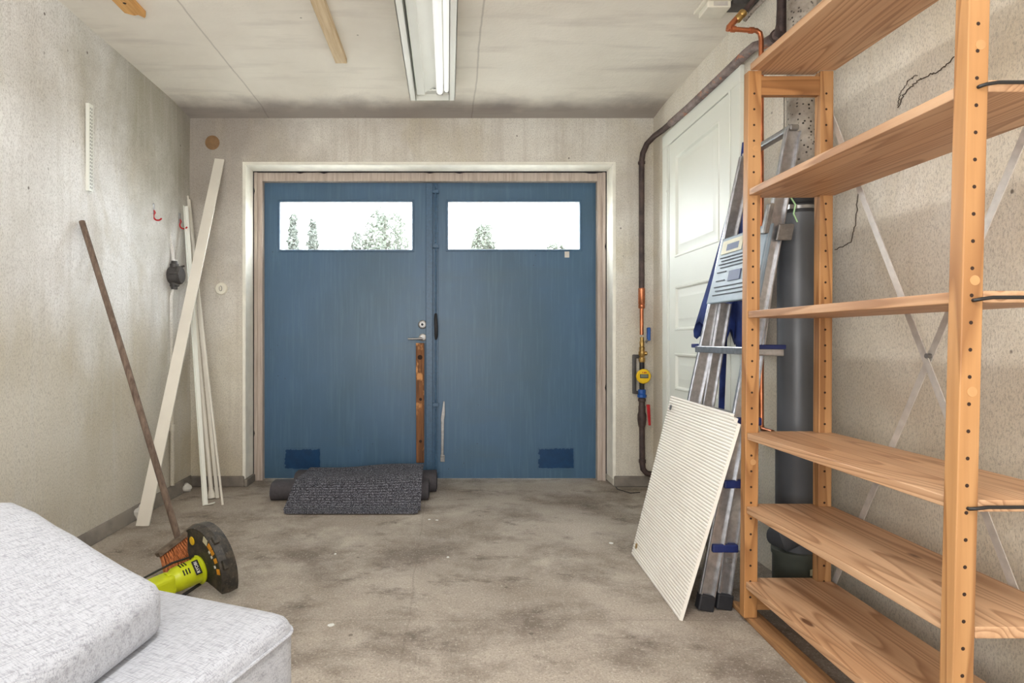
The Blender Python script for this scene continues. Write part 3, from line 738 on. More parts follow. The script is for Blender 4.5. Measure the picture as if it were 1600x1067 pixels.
b = soft_box(lambda q: seatf(warp(q)), 0, 0, 0, 0, 0); b.build('seat_cushion', 'fabric', t, smooth=True)
b = MB(); z = .408; P = []
for a_, c_ in ((SA-.04, .0), (.035, .0)): P.append(S(a_, c_-.001, z))
for k in range(1, 7): an = math.radians(90*k/7); P.append(S(.035-math.sin(an)*.036, .035-math.cos(an)*.036, z))
P += [S(-.001, .035, z), S(-.001, SB-.03, z)]
b.tube(P, .0032, 8); b.build('piping', 'fabric', t, smooth=True)
b = MB(); b.hexa([S(.03, .03, .05), S(.03, SB-.03, .05), S(SA-.03, SB-.03, .05), S(SA-.03, .03, .05), S(.03, .03, .20), S(.03, SB-.03, .20), S(SA-.03, SB-.03, .20), S(SA-.03, .03, .20)])
b.build('base', 'fabric', t, bevel=.01)
for a_, c_ in ((.1, .1), (.1, SB-.1), (SA-.1, .1), (SA-.1, SB-.1)):
    b = MB(); b.lathe(S(a_, c_, 0), (0, 0, 1), [(0, .018), (.05, .024)], 16); b.build('leg', 'black_rubber', t, smooth=True)
def top_prof(a):
    K = [(.12, .530), (.2, .543), (.28, .565), (.35, .590), (.42, .613), (.47, .632), (.51, .648), (.56, .634), (.66, .622), (1.02, .615)]
    for (a0, z0), (a1, z1) in zip(K, K[1:]):
        if a <= a1: f_ = (a-a0)/(a1-a0); f_ = max(0, min(1, f_)); return z0+(z1-z0)*f_
    return K[-1][1]
def cushf(q):
    q = warp(q); a0, a1, b0, b1 = .150, 1.02, .160, .86
    ha = (a1-a0)/2; hb = (b1-b0)/2
    a = a0+ha+q.x*ha; c_ = b0+hb+q.y*hb
    zt = top_prof(a); zt = (zt+top_prof(a+.03)+top_prof(a-.03))/3
    z0 = .446; hz = (zt-z0)/2
    p = Vector((q.x*ha, q.y*hb, q.z*hz)); rr = min(.026, hz*.9)
    inn = Vector((max(-ha+rr, min(ha-rr, p.x)), max(-hb+rr, min(hb-rr, p.y)), max(-hz+rr, min(hz-rr, p.z)))); d_ = p-inn
    if d_.length > rr: p = inn+d_.normalized()*rr
    aa = a0+ha+p.x; bb = b0+hb+p.y; aa -= .25*(bb-.19)*(1-aa)
    w3 = S(aa, bb, z0+hz+p.z)
    zt_ = 0; k = .006*noise.noise(w3*6)+.002*noise.noise(w3*17)
    if p.z > 0: w3.z += k
    return w3
b = soft_box(cushf, 0, 0, 0, 0, 0)
tag(b.build('back_cushion', 'fabric', smooth=True), 'large light grey cushion lying on the sofa seat', 'cushion')

# ------------------------------------------------------------------ ceiling things
tag(MB().box(-.580, -.520, 1.7, 2.97, CE-.026, CE).build('ceiling_batten', 'batten', bevel=.003), 'pale wooden batten on ceiling left of the fluorescent light', 'batten')
b = MB(); P = [(-1.412, 1.9), (-1.332, 1.9), (-1.332, 2.54), (-1.345, 2.555), (-1.36, 2.53), (-1.38, 2.535), (-1.412, 2.515)]
b.prism([(x, y, CE-.024) for x, y in P], (0, 0, .024))
o = tag(b.build('wood_offcut', 'batten2', bevel=.002), 'short yellow pine board with a torn end on the ceiling', 'board')
MB().lathe((-1.37, 2.44, CE-.0245), (0, 0, 1), [(0, .007), (.001, .007)]).build('knot', 'hole', o)
# fluorescent fixture
LX0, LX1, LY0, LY1, LZ = -.216, .040, 1.90, 3.294, 2.315
t = thing('ceiling_light', 'long white fluorescent ceiling light with an open reflector', 'light', ((LX0+LX1)/2, (LY0+LY1)/2, CE))
b = MB(); f_ = .034
def sheet(pts, y0, y1):   # folded sheet running along y
    for (xa, za), (xb, zb) in zip(pts, pts[1:]):
        A_ = Vector((xa, 0, za)); B_ = Vector((xb, 0, zb)); n2 = Vector((-(zb-za), 0, xb-xa)).normalized()*.0015
        b.hexa([(xa, y0, za), (xb, y0, zb), (xb, y1, zb), (xa, y1, za), (xa+n2.x, y0, za+n2.z), (xb+n2.x, y0, zb+n2.z), (xb+n2.x, y1, zb+n2.z), (xa+n2.x, y1, za+n2.z)])
b.box(LX0, LX0+f_, LY0, LY1, LZ, LZ+.003); b.box(LX1-f_, LX1, LY0, LY1, LZ, LZ+.003)
b.box(LX0, LX0+.003, LY0, LY1, LZ, CE); b.box(LX1-.003, LX1, LY0, LY1, LZ, CE)
b.box(LX0+f_-.003, LX0+f_, LY0, LY1, LZ, CE-.01); b.box(LX1-f_, LX1-f_+.003, LY0, LY1, LZ, CE-.01)
b.box(LX0, LX1, LY0, LY1, CE-.012, CE-.002)
b.build('housing', 'white', t)
for nm, y in (('end_plate', LY1), ('end_plate', LY0)):
    s_ = -1 if y == LY1 else 1
    b = MB(); b.box(LX0+.001, LX1-.001, y, y+s_*.004, LZ, CE-.002); b.box(LX0+f_, LX1-f_, y, y+s_*.05, LZ+.035, CE-.012)
    e_ = b.build(nm, 'white', t, bevel=.002)
b = MB(); N = 16; cx = -.125; pts = []
for i in range(N+1):
    x = LX0+f_+.045+(.115)*i/N; f = i/N; pts.append((x, LZ+.020+.045*math.sin(f*math.pi*.5)))
sheet(pts, LY0+.05, LY1-.05); b.build('reflector', 'white', t, smooth=True)
b = MB(); b.hexa([(LX0+f_+.006, LY0+.04, LZ+.014), (LX0+f_+.052, LY0+.04, LZ+.014), (LX0+f_+.052, LY1-.04, LZ+.014), (LX0+f_+.006, LY1-.04, LZ+.014), (LX0+f_+.006, LY0+.04, LZ+.05), (LX0+f_+.052, LY0+.04, LZ+.05), (LX0+f_+.052, LY1-.04, LZ+.05), (LX0+f_+.006, LY1-.04, LZ+.05)])
b.build('ballast_cover', 'white', t, bevel=.003)
for x, z, r in ((-.046, LZ+.028, .0185), (-.008, LZ+.035, .0125)):
    g = MB().tube([(x, LY0+.06, z), (x, LY1-.056, z)], r, 18).build('fluorescent_tube', 'tube', t, smooth=True)
    for y0, y1 in ((LY1-.056, LY1-.046), (LY0+.05, LY0+.06)): MB().box(x-r, x+r, y0, y1, z-r*.9, z+r*1.4).build('lamp_holder', 'steel', t, bevel=.002)
b = MB()
for dx, w_, h_ in ((-.095, .0015, .012), (-.087, .0015, .006), (-.080, .002, .006), (-.072, .002, .006), (-.075, .006, .003)): b.box(dx-w_, dx+w_, LY1-.0505, LY1-.0500+.0003, LZ+.047-h_/2, LZ+.047+h_/2)
b.build('printed_mark', 'dark_mark', t)

# ------------------------------------------------------------------ side door in the right wall
def wall_box(b, y0, y1, z0, z1, x0, x1): b.box(x0, x1, y0, y1, z0, z1)
XD = XR
b = MB(); b.box(XD-.022, XD, 3.41, 3.505, 0, 2.10); b.box(XD-.022, XD, 2.575, 2.68, 0, 2.10); b.box(XD-.022, XD, 2.575, 3.505, 2.10, 2.18)
b.box(XD-.028, XD-.022, 3.42, 3.44, 0, 2.10); b.box(XD-.028, XD-.022, 2.655, 2.672, 0, 2.10)
struct(b.build('trim_3', 'doorwhite', bevel=.003), 'white casing of the side door')
YA, YZ = 2.684, 3.406; ya, yz = 2.78, 3.325
xf = XD-.016
panels = [(.15, .60), (.66, .87), (1.0, 1.255), (1.42, 2.01)]
b = MB(); b.box(xf, XD-.001, YA, ya, .01, 2.096); b.box(xf, XD-.001, yz, YZ, .01, 2.096)
zz = [.01]+[z for p_ in panels for z in p_]+[2.096]
for i in range(0, len(zz), 2): b.box(xf, XD-.001, ya, yz, zz[i], zz[i+1])
for z0, z1 in panels:
    def rect(o_, x): return [Vector((x, ya+o_, z0+o_)), Vector((x, yz-o_, z0+o_)), Vector((x, yz-o_, z1-o_)), Vector((x, ya+o_, z1-o_))]
    b.rings([rect(0, xf), rect(.004, xf-.004), rect(.012, xf-.002), rect(.020, xf+.011), rect(.036, xf+.011), rect(.062, xf+.002), rect(.066, xf)], cap=False)
    L = [b.bm.verts.new(p_) for p_ in rect(.066, xf)]; b._f(L)
o = struct(b.build('door_3', 'doorwhite', smooth=True), 'white panelled side door in the right wall')
for z in (1.86, .3):
    h = MB(); h.tube([(XD-.030, 3.412, z-.035), (XD-.030, 3.412, z+.035)], .006, 10); h.build('hinge', 'doorwhite', o, smooth=True)

# ------------------------------------------------------------------ pipes on the far wall with the water meter
PX, PY = 1.232, 3.665
zp = lambda py: H-(py-CY)/F*PY
t = thing('water_pipe', 'dark water pipe with meter climbing the far wall and crossing above the side door', 'pipe', (PX, PY, 0))
b = MB()
pts = [(PX, PY, zp(450)), (PX, PY, 1.8), (PX, PY, 2.08), (PX+.004, PY-.01, 2.13), (PX+.020, PY-.04, 2.18), (PX+.045, PY-.10, 2.207), (1.292, 3.45, 2.208), (1.292, 3.34, 2.203)]
b.tube(pts, .0175, 14); b.tube([(PX, PY, 2.065), (PX, PY, 2.08)], .022); b.build('riser', 'darkpipe', t, smooth=True)
b = MB(); b.tube([(1.292, 3.34, 2.203), (1.291, 3.09, 2.192), (1.289, 2.74, 2.187), (1.291, 2.50, 2.188), (1.292, 2.43, 2.184), (1.300, 2.37, 2.165), (1.305, 2.30, 2.155), (1.300, 2.262, 2.15)], .0205, 14); b.build('overhead_run', 'patchpipe', t, smooth=True)
b = MB(); b.tube([(1.302, 2.262, 2.15), (1.300, 2.252, 2.155), (1.300, 2.246, 2.18), (1.300, 2.243, 2.24), (1.300, 2.243, 2.395)], [.021, .022, .019, .018, .018], 14)
for q in ((1.305, 2.295, 2.154), (1.301, 2.25, 2.151)): b.lathe(Vector(q), (0, -1, 0), [(0, .026), (.012, .027), (.014, .02)], 14)
b.build('bend', 'darkpipe', t, smooth=True)
b = MB(); b.lathe((PX, PY, zp(482)), (0, 0, 1), [(0, .017), (.004, .020), (.022, .020), (.024, .017), (.030, .0205), (zp(450)-zp(482)-.004, .0205), (zp(450)-zp(482), .017)], 18)
b.tube([(PX, PY, zp(482)), (PX, PY, zp(523))], .012); b.build('copper_section', 'copper', t, smooth=True)
b = MB(); b.lathe((PX+.002, PY, zp(566)), (0, 0, 1), [(0, .016), (.012, .020), (.03, .020), (.032, .014), (.05, .021), (.068, .021), (.07, .016), (.095, .018), (.10, .014), (.13, .016), (.135, .013), (.16, .012)], 14)
b.lathe((PX+.018, PY-.004, zp(552)), (1, -.3, 0), [(0, .012), (.012, .013), (.016, .008)], 10); b.build('brass_valve', 'brass', t, smooth=True)
b = MB(); b.obox((PX+.034, PY-.03, zp(522)), (1, 0, 0), (0, 1, 0), (0, 0, 1), .008, .018, .042); b.build('blue_handle', 'blueplastic', t, bevel=.006, seg=3)
b = MB(); b.tube([(PX+.02, PY-.02, zp(535)), (PX+.03, PY-.03, zp(530))], .007); b.build('handle_screw', 'steel', t)
b = MB(); b.tube([(PX+.002, PY, zp(610)), (PX+.002, PY, zp(566))], .0155)
for i in range(3): b.tube([(PX+.002, PY, zp(600)+i*.01), (PX+.002, PY, zp(600)+i*.01+.005)], .018)
b.build('black_pipe_section', 'black_rubber', t, smooth=True)
b = MB(); b.box(PX-.052, PX-.028, PY+.01, PY+.03, zp(616), zp(554)); b.box(PX-.04, PX, PY+.01, PY+.022, zp(560), zp(554)); b.box(PX-.04, PX, PY+.01, PY+.022, zp(616), zp(611)); b.build('mounting_bracket', 'bakelite', t, bevel=.008)
mc = Vector((PX-.006, PY-.02, zp(587)))
b = MB(); b.lathe(mc+Vector((.02, .01, 0)), (0, -1, 0), [(0, .030), (.04, .030), (.041, .02)]); b.build('meter_body', 'bakelite', t, smooth=True)
b = MB(); b.lathe(mc+Vector((0, -.02, 0)), (0, -1, 0), [(0, .043), (.016, .046), (.024, .040), (.0245, .001)], 32); m_ = b.build('water_meter', 'yellow', t, smooth=True); m_['label'] = 'yellow round meter dial'
MB().box(mc.x-.026, mc.x+.026, mc.y-.0465, mc.y-.044, mc.z-.011, mc.z+.014).build('display_bezel', 'dark_mark', m_)
MB().box(mc.x-.022, mc.x+.022, mc.y-.0475, mc.y-.046, mc.z-.006, mc.z+.011).build('display', 'lcd', m_)
b = MB()
for dx in (-.010, 0, .006, .012): b.box(mc.x+dx-.002, mc.x+dx+.002, mc.y-.0458, mc.y-.044, mc.z+.020, mc.z+.028)
b.build('meter_logo', 'redplastic', m_)
b = MB(); b.lathe((PX+.002, PY, zp(621)), (0, 0, 1), [(0, .026), (.003, .029), (.018, .029), (.021, .022), (.03, .024), (.05, .024), (.052, .016)], 10); b.build('blue_coupling', 'blueplastic', t)
b = MB(); b.lathe((PX+.002, PY, zp(640)), (0, 0, 1), [(0, .022), (.02, .022), (.03, .019), (.05, .019), (.055, .024), (.07, .024), (.075, .018)], 14); b.build('union_nut', 'darkpipe', t, smooth=True)
b = MB(); b.lathe((PX+.002, PY, zp(668)), (0, 0, 1), [(0, .018), (.02, .024), (.05, .028), (.08, .028), (.10, .022), (.115, .022)], 14); b.build('ball_valve', 'darkpipe', t, smooth=True)
b = MB(); b.hexa([(PX+.026, PY-.05, zp(663)), (PX+.042, PY-.05, zp(663)), (PX+.042, PY-.044, zp(663)), (PX+.026, PY-.044, zp(663)), (PX+.018, PY-.036, zp(631)), (PX+.042, PY-.036, zp(631)), (PX+.042, PY-.03, zp(631)), (PX+.018, PY-.03, zp(631))]); b.build('red_handle', 'redplastic', t, bevel=.003)
b = MB(); b.tube([(PX+.002, PY, zp(668)), (PX+.004, PY, .16), (PX+.008, PY-.002, .125), (PX+.028, PY-.006, .10), (PX+.06, PY-.008, .093), (XR, PY-.008, .092)], .018, 14); b.tube([(PX+.004, PY, .165), (PX+.004, PY, .185)], .022); b.build('lower_bend', 'darkpipe', t, smooth=True)

# copper riser and fittings near the ceiling
t = thing('copper_pipe', 'thin copper pipe dropping from the ceiling beside the wooden shelving', 'pipe', (1.30, 2.4, 0))
b = MB(); b.tube([(1.1320, 2.32, 2.1999), (1.1987, 2.32, 2.1951), (1.2422, 2.32, 2.1932), (1.2567, 2.32, 2.1825), (1.2615, 2.32, 2.1584), (1.2615, 2.32, 0.6117), (1.2615, 2.31, .590), (1.263, 2.24, .588)], .0095, 12)
for p_ in ((1.1407, 2.32, 2.1990), (1.2132, 2.32, 2.1941)): b.lathe(Vector(p_), (1, 0, -.03), [(0, .0125), (.016, .0125), (.017, .009)], 12)
b.tube([(1.1320, 2.32, 2.1951), (1.1330, 2.32, 2.2067), (1.1745, 2.32, 2.2550)], [.013, .013, .0115]); b.build('copper_tube', 'copper', t, smooth=True)
b = MB(); d_ = Vector((.098, 0, .112)).normalized(); b.lathe(Vector((1.1600, 2.32, 2.2318)), d_, [(0, .011), (.006, .016), (.022, .016), (.026, .012), (.034, .017), (.044, .017), (.05, .011)], 12); b.build('coupling', 'brass', t, smooth=True)
b = MB(); b.tube([(1.1813, 2.32, 2.2570), (1.2200, 2.32, 2.3014), (1.2422, 2.32, 2.3372), (1.2432, 2.32, 2.397)], .011); b.build('dark_tube', 'darkpipe', t, smooth=True)
t = thing('cable_box', 'white cable box with dark cable duct at the ceiling above the side door', 'cable box', (1.147, 2.49, CE))
b = MB(); b.box(1.085, 1.205, 2.43, 2.55, CE-.012, CE); b.box(1.10, 1.20, 2.44, 2.53, CE-.04, CE-.012); b.build('box', 'offwhite', t, bevel=.004)
b = MB(); b.box(1.125, 1.185, 2.438, 2.44, CE-.034, CE-.016); b.build('lid', 'galv', t)
b = MB(); b.box(1.205, 1.325, 2.43, 2.50, CE-.030, CE); b.build('duct', 'bakelite', t, bevel=.003)
b = MB(); b.tube([(1.255, 2.44, 2.300), (1.275, 2.43, 2.325), (1.30, 2.41, 2.352), (1.314, 2.38, 2.366), (1.318, 2.30, 2.375), (1.32, 2.23, 2.38)], .009); tag(b.build('ceiling_cable', 'stack', smooth=True), 'short plaster-coated cable curving under the ceiling by the stack pipe', 'cable')

# ------------------------------------------------------------------ the drain stack
SX, SY = 1.309, 2.16
t = thing('drain_pipe', 'vertical drain pipe behind the shelving, plastic below and old pitted pipe above', 'pipe', (SX, SY, 0))
zs = lambda py: H-(py-CY)/F*SY
b = MB(); b.tube([(SX+.018, SY, zs(322)), (SX+.018, SY, 2.39)], .050, 28); b.build('old_stack', 'stack', t, smooth=True)
b = MB(); b.lathe((SX+.002, SY, zs(336)), (0, 0, 1), [(0, .069), (.03, .069), (.036, .060), (.045, .064), (.06, .060), (.064, .052), (.08, .052)], 28); b.build('rubber_coupling', 'black_rubber', t, smooth=True)
for py in (331, ):
    b = MB(); b.lathe((SX+.002, SY, zs(py)), (0, 0, 1), [(0, .0705), (.012, .0705)], 28); b.obox((SX-.05, SY-.055, zs(py)+.006), (1, 0, 0), (0, 1, 0), (0, 0, 1), .014, .006, .008); b.build('hose_clamp', 'steel', t, smooth=True)
b = MB(); b.tube([(SX, SY, zs(712)), (SX, SY, zs(334))], .0665, 36); b.build('grey_pipe', 'greypvc', t, smooth=True)
b = MB(); b.lathe((SX, SY, zs(800)), (0, 0, 1), [(0, .072), (zs(706)-zs(800), .072), (zs(702)-zs(800), .076), (zs(690)-zs(800), .076), (zs(688)-zs(800), .067)], 36); b.build('socket', 'greypvc', t, smooth=True)
b = MB(); b.tube([(SX, SY, zs(800)), (SX, SY, zs(862))], .068, 30); b.tube([(SX-.01, SY-.01, zs(812)), (SX-.05, SY-.03, zs(828)), (SX-.08, SY-.04, zs(834)), (SX-.085, SY-.01, zs(834))], [.05, .056, .05, .04], 20); b.build('branch', 'greypvc', t, smooth=True)
b = MB(); b.lathe((SX-.012, SY, 0), (0, 0, 1), [(0, .072), (.14, .072), (.145, .076), (.165, .076), (.168, .07)], 36); b.build('floor_socket', 'greenpvc', t, smooth=True)
MB().obox((SX+.018, SY-.071, .105), (1, .35, 0), (-.35, 1, 0), (0, 0, 1), .018, .001, .011).build('sticker', 'label_beige', t)
MB().obox((SX+.005, SY-.0765, .22), (1, .2, 0), (-.2, 1, 0), (0, 0, 1), .022, .001, .011).build('sticker', 'galv', t)
b = MB()
for z, dz in ((zs(715), .0), (zs(721), .012)):
    b.tube([(SX+math.cos(a)*.0675, SY+math.sin(a)*.0675, z+dz*math.sin(a)) for a in [math.radians(150+i*12) for i in range(31)]], .0012, 6)
    tag(b.build('string', 'greenstring', smooth=True), 'upper loop of thin pale green string round the plastic drain pipe, low down' if dz == 0 else 'lower loop of thin pale green string round the plastic drain pipe', 'string'); b = MB()
b.tube([at(1236, 309, 2.08), at(1243, 320, 2.07), at(1240, 334, 2.07), at(1246, 347, 2.07)], .0028, 6)
tag(b.build('string', 'greenstring', smooth=True), 'pale green string end dangling from the rubber coupling of the drain pipe', 'string')

# ------------------------------------------------------------------ ladder
t = thing('stepladder', 'folded aluminium stepladder leaning on right wall beside the side door', 'ladder', (.93, 2.25, 0))
def nf(z): return Vector((.897+.202*z, 2.02+.03*z, z))       # near front rail
def ff(z): return Vector((.896+.199*z, 2.44-.035*z, z))      # far front rail
def nr(z): return Vector((.966+.150*z, 2.03+.03*z, z))       # near rear rail
def fr_(z): return Vector((.986+.150*z, 2.43-.035*z, z))
def rail(fn, z0, z1, wx, wy):
    b = MB(); a, c = fn(z0), fn(z1); d_ = (c-a).normalized(); u_ = Vector((1, 0, 0)); u_ = (u_-d_*u_.dot(d_)).normalized(); v_ = d_.cross(u_)
    # C-channel: web plus two flanges
    m_ = (a+c)/2; hl = (c-a).length/2
    b.obox(m_, u_, v_, d_, wx/2, .0015, hl)
    for s_ in (-1, 1): b.obox(m_+u_*s_*(wx/2-.002)+v_*0, u_, v_, d_, .002, wy/2, hl)
    b.obox(m_-u_*(wx/2+.001), u_, v_, d_, .0012, .004, hl)
    return b.build('rail', 'alu', t)
rail(nf, .03, 1.70, .050, .026); rail(ff, .03, 1.70, .052, .026)
rail(nr, .03, 1.17, .044, .022); rail(fr_, .03, 1.10, .044, .022)
for fn in (nf, ff, nr, fr_):
    a = fn(.0); c = fn(.055); b = MB(); b.beam(a+Vector((0, 0, .002)), c, (1, 0, 0), .056, .034); b.build('rubber_foot', 'black_rubber', t, bevel=.005)
for z in (.217, .44, .66):
    b = MB(); a, c = nf(z), ff(z); b.hexa([a+Vector(q) for q in ((-.01, .01, -.012), (.07, .01, -.012))]+[c+Vector(q) for q in ((.07, -.01, -.012), (-.01, -.01, -.012))]+[a+Vector(q) for q in ((-.01, .01, .012), (.07, .01, .012))]+[c+Vector(q) for q in ((.07, -.01, .012), (-.01, -.01, .012))])
    s_ = b.build('step', 'alu', t, bevel=.002)
    b = MB(); b.obox(a+Vector((.03, .0, 0)), (1, 0, 0), (0, 1, 0), (0, 0, 1), .045, .014, .014); b.build('step_cap', 'navyplastic', s_, bevel=.004)
a, c = nf(.895), ff(.895); b = MB()
b.hexa([a+Vector((-.03, -.03, .0)), a+Vector((.10, -.03, -.005)), c+Vector((.10, .03, -.005)), c+Vector((-.03, .03, .0)), a+Vector((-.03, -.03, .028)), a+Vector((.10, -.03, .022)), c+Vector((.10, .03, .022)), c+Vector((-.03, .03, .028))])
pf = b.build('platform', 'alu', t, bevel=.004)
for q in (c+Vector((.03, .034, .028)), a+Vector((.03, -.034, .028))): MB().obox(q, (1, 0, 0), (0, 1, 0), (0, 0, 1), .07, .009, .008).build('platform_cap', 'navyplastic', pf, bevel=.003)
# hoop at the top
b = MB(); b.beam(nf(1.70)+Vector((0, -.012, .01)), ff(1.70)+Vector((0, .012, .01)), (1, 0, 0), .034, .022); b.build('top_hoop', 'steel', t, bevel=.006)
# printed tray between the rails
z0, z1 = 1.095, 1.365
a0, a1, c0, c1 = nf(z0), nf(z1), ff(z0), ff(z1); oX = Vector((-.030, 0, 0)); 
def tray(u_, v_, off=0): 
    p_ = a0.lerp(c0, u_).lerp(a1.lerp(c1, u_), v_)+oX; return p_+Vector((-off, 0, off*.2))
b = MB(); b.hexa([tray(-.04, 0), tray(-.04, 0)+Vector((.02, 0, 0)), tray(1.06, 0)+Vector((.02, 0, 0)), tray(1.06, 0), tray(-.04, 1), tray(-.04, 1)+Vector((.02, 0, 0)), tray(1.0, 1)+Vector((.02, 0, 0)), tray(1.0, 1)])
tr_ = b.build('label_tray', 'traygrey', t, bevel=.006)
def bar(u0, u1, v0, v1, mat, nm): 
    b = MB(); b.hexa([tray(u0, v0, .001), tray(u1, v0, .001), tray(u1, v0, .0035), tray(u0, v0, .0035), tray(u0, v1, .001), tray(u1, v1, .001), tray(u1, v1, .0035), tray(u0, v1, .0035)]); b.build(nm, mat, tr_)
bar(.45, .92, .74, .94, 'label_beige', 'warning_label'); bar(.52, .80, .78, .88, 'label_navy', 'warning_label')
bar(.12, .40, .74, .94, 'letterwhite', 'warning_label')
for i, v_ in enumerate((.68, .63, .58, .53, .24, .18, .12)):
    bar(.08, .92-.05*(i % 2), v_, v_+.012, 'dark_mark', 'text_line')
bar(.36, .62, .31, .46, 'label_navy', 'warning_label'); bar(.70, .92, .46, .475, 'dark_mark', 'text_line'); bar(.70, .90, .33, .345, 'dark_mark', 'text_line')
# hinge brackets near side
b = MB(); b.obox(nf(1.38)+Vector((-.035, -.005, 0)), (1, 0, 0), (0, 1, 0), (.2, 0, 1), .010, .012, .055); b.obox(nf(1.33)+Vector((.03, -.016, 0)), (1, 0, 0), (0, 1, 0), (.2, 0, 1), .028, .004, .03); b.build('hinge_bracket', 'steel', t, bevel=.004)
b = MB(); b.beam(nr(.17), nr(.17)+Vector((0, -.012, 0)), (1, 0, 0), .014, .014); b.build('rivet', 'steel', t)
b = MB(); b.beam(nr(.28)+Vector((0, .0, 0)), fr_(.28), (1, 0, 0), .02, .015); b.build('rear_brace', 'steel', t)

# folded navy parasol behind the ladder
Tt = Vector((1.285, 2.49, 1.78)); Cc = Vector((1.238, 2.58, .97))
t = thing('parasol', 'folded navy blue parasol standing between stepladder and side door', 'parasol', (1.2, 2.55, 0))
b = MB(); rs = []; NN = 72
for j in range(22):
    f = j/21; c_ = Tt.lerp(Cc, f); r = []
    for k in range(NN):
        a = 2*math.pi*k/NN; pl = 1+.16*f*math.sin(a*9)+.05*math.sin(a*4+f*5)
        g = f**1.0
        rx = (.008+.042*g)*pl; ry = (.010+.215*g*(1.12 if math.sin(a) > 0 else .95))*pl
        r.append(c_+Vector((math.cos(a)*rx, math.sin(a)*ry, (-.045*math.cos(a*9)*g*f if j > 17 else 0)+.03*math.sin(a)*g)))
    rs.append(r)
b.rings(rs, cap=False); cp = b.build('canopy', 'navycloth', t, smooth=True)
sm = cp.modifiers.new('solid', 'SOLIDIFY'); sm.thickness = .003
b = MB(); b.tube([Tt+Vector((0, 0, .02)), Cc+Vector((-.0, 0, 0)), Vector((1.175, 2.53, .0))], .0125, 12); b.build('pole', 'navycloth', t, smooth=True)

# ------------------------------------------------------------------ ribbed board leaning on the ladder
B0 = fl(987, 866); B0.z = .002; B1 = fl(1062, 970); B1.z = .002
Tn = at(1157, 650, 1.965); Tf = at(1049, 618, 2.555)
ue = (B1-B0); up0 = (Tf-B0); upn = (Tn-B1); nb = ue.normalized().cross(up0.normalized())
nb = nb if nb.x < 0 else -nb      # faces the aisle
t = thing('ribbed_board', 'white ribbed board leaning against the stepladder', 'board', (B0+B1)/2)
th_ = .010
def bp(u_, v_, off=0): return B0.lerp(B1, u_).lerp(Tf.lerp(Tn, u_), v_)+nb*off
NR = 62; b = MB()
prev = None; rs = []
seq = []
for i in range(NR):
    v0 = i/NR; v1 = (i+1)/NR
    seq += [(v0+.0*(v1-v0), .0008), (v0+.30*(v1-v0), .0026), (v0+.62*(v1-v0), .0026), (v0+.88*(v1-v0), .0006)]
seq.append((1, .0008))
for v_, o_ in seq:
    # stepped notch at the near top corner
    um = 1.0 if v_ < .965 else (.955 if v_ < .985 else .90)
    rs.append([bp(0, v_, o_), bp(um, v_, o_), bp(um, v_, -th_), bp(0, v_, -th_)])
b.rings(rs); b.build('panel', 'ribboard', t)
for u_, v_, m_ in ((.055, .93, 'steel'), (.07, .07, 'brass')):
    b = MB(); b.lathe(bp(u_, v_, .0035), nb, [(0, .012), (.0015, .012), (.002, .0085), (.0021, .001)], 20); o = b.build('eyelet', m_, t); o['label'] = 'round metal eyelet'

# ------------------------------------------------------------------ wooden shelving
t = thing('shelving_unit', 'tall open pine shelving unit along the right wall', 'shelf', (1.145, 1.5, 0))
YFp, YNp, DP = 1.925, 1.115, .031
PB = .018
def post(xr0, k, w_, y, z0, z1, holes, plugs, nm='post'):
    """post leaning by k; x right edge at z=0 is xr0"""
    X = lambda z: xr0+k*z
    b = MB(); b.hexa([(X(z0)-w_, y, z0), (X(z0), y, z0), (X(z0), y+DP, z0), (X(z0)-w_, y+DP, z0), (X(z1)-w_, y, z1), (X(z1), y, z1), (X(z1), y+DP, z1), (X(z1)-w_, y+DP, z1)])
    o = b.build(nm, 'post', t, bevel=.002)
    b = MB(); z = z0+.07
    while z < z1-.04:
        if holes: b.lathe((X(z)-w_*.55, y-.0002, z), (0, 1, 0), [(0, .0038), (.0005, .0038)], 12)
        z += .0526
    b.build('peg_hole', 'hole', o)['kind'] = 'stuff'
    if plugs:
        for zq in plugs:
            b = MB(); b.lathe((X(zq)-w_*.42, y-.0008, zq), (0, 1, 0), [(0, .0001), (.0001, .0098), (.0008, .0098)], 20); b.build('wood_plug', 'plug', o)
    return o
zN = lambda py: H-(py-CY)/F*YNp
post(1.0335, .0083, .044, YFp, PB, 1.848, True, (at(0, 232, YFp).z, at(0, 722, YFp).z))
post(1.280, .0050, .044, YFp, PB, 1.848, True, ())
post(1.0108, .0245, .041, YNp, PB, 1.848, True, (zN(70), zN(438), zN(612)))
post(1.262, .0245, .041, YNp, PB, 1.848, True, ())
for y, z, k0 in ((YFp, 1.80, .0083), (YFp, .075, .0083), (YNp, 1.80, .0245), (YNp, .075, .0245)):
    x0 = (1.0335 if y == YFp else 1.0108)+k0*z; x1 = (1.280-.044 if y == YFp else 1.262-.041)+k0*z*.7
    MB().box(x0-.002, x1+.002, y+.004, y+DP-.004, z-.032, z+.032).build('rail', 'rail', t, bevel=.002)
def shelf(z, th_=.021):
    xo = .0083*z; xn = .0245*z
    xl_f = .9935+xo; xl_n = .976+xn; xr_f = 1.284+.005*z; xr_n = 1.262+.0245*z
    ya_ = YNp+DP+.001; yb_ = YFp-.001
    P = [(xl_n, ya_), (1.0125+xn, ya_), (1.0125+xn, YNp+.002), (1.219+xn, YNp+.002), (1.219+xn, ya_), (xr_n, ya_), (xr_f, yb_), (1.233+.005*z, yb_), (1.233+.005*z, YFp+DP), (1.036+xo, YFp+DP), (1.036+xo, yb_), (xl_f, yb_)]
    b = MB(); b.prism([(x, y, z-th_) for x, y in P], (0, 0, th_))
    return b.build('shelf_board', 'shelf', t, bevel=.002)
for z in (.141, .392, .638, 1.044, 1.453, 1.870): shelf(z, .023)
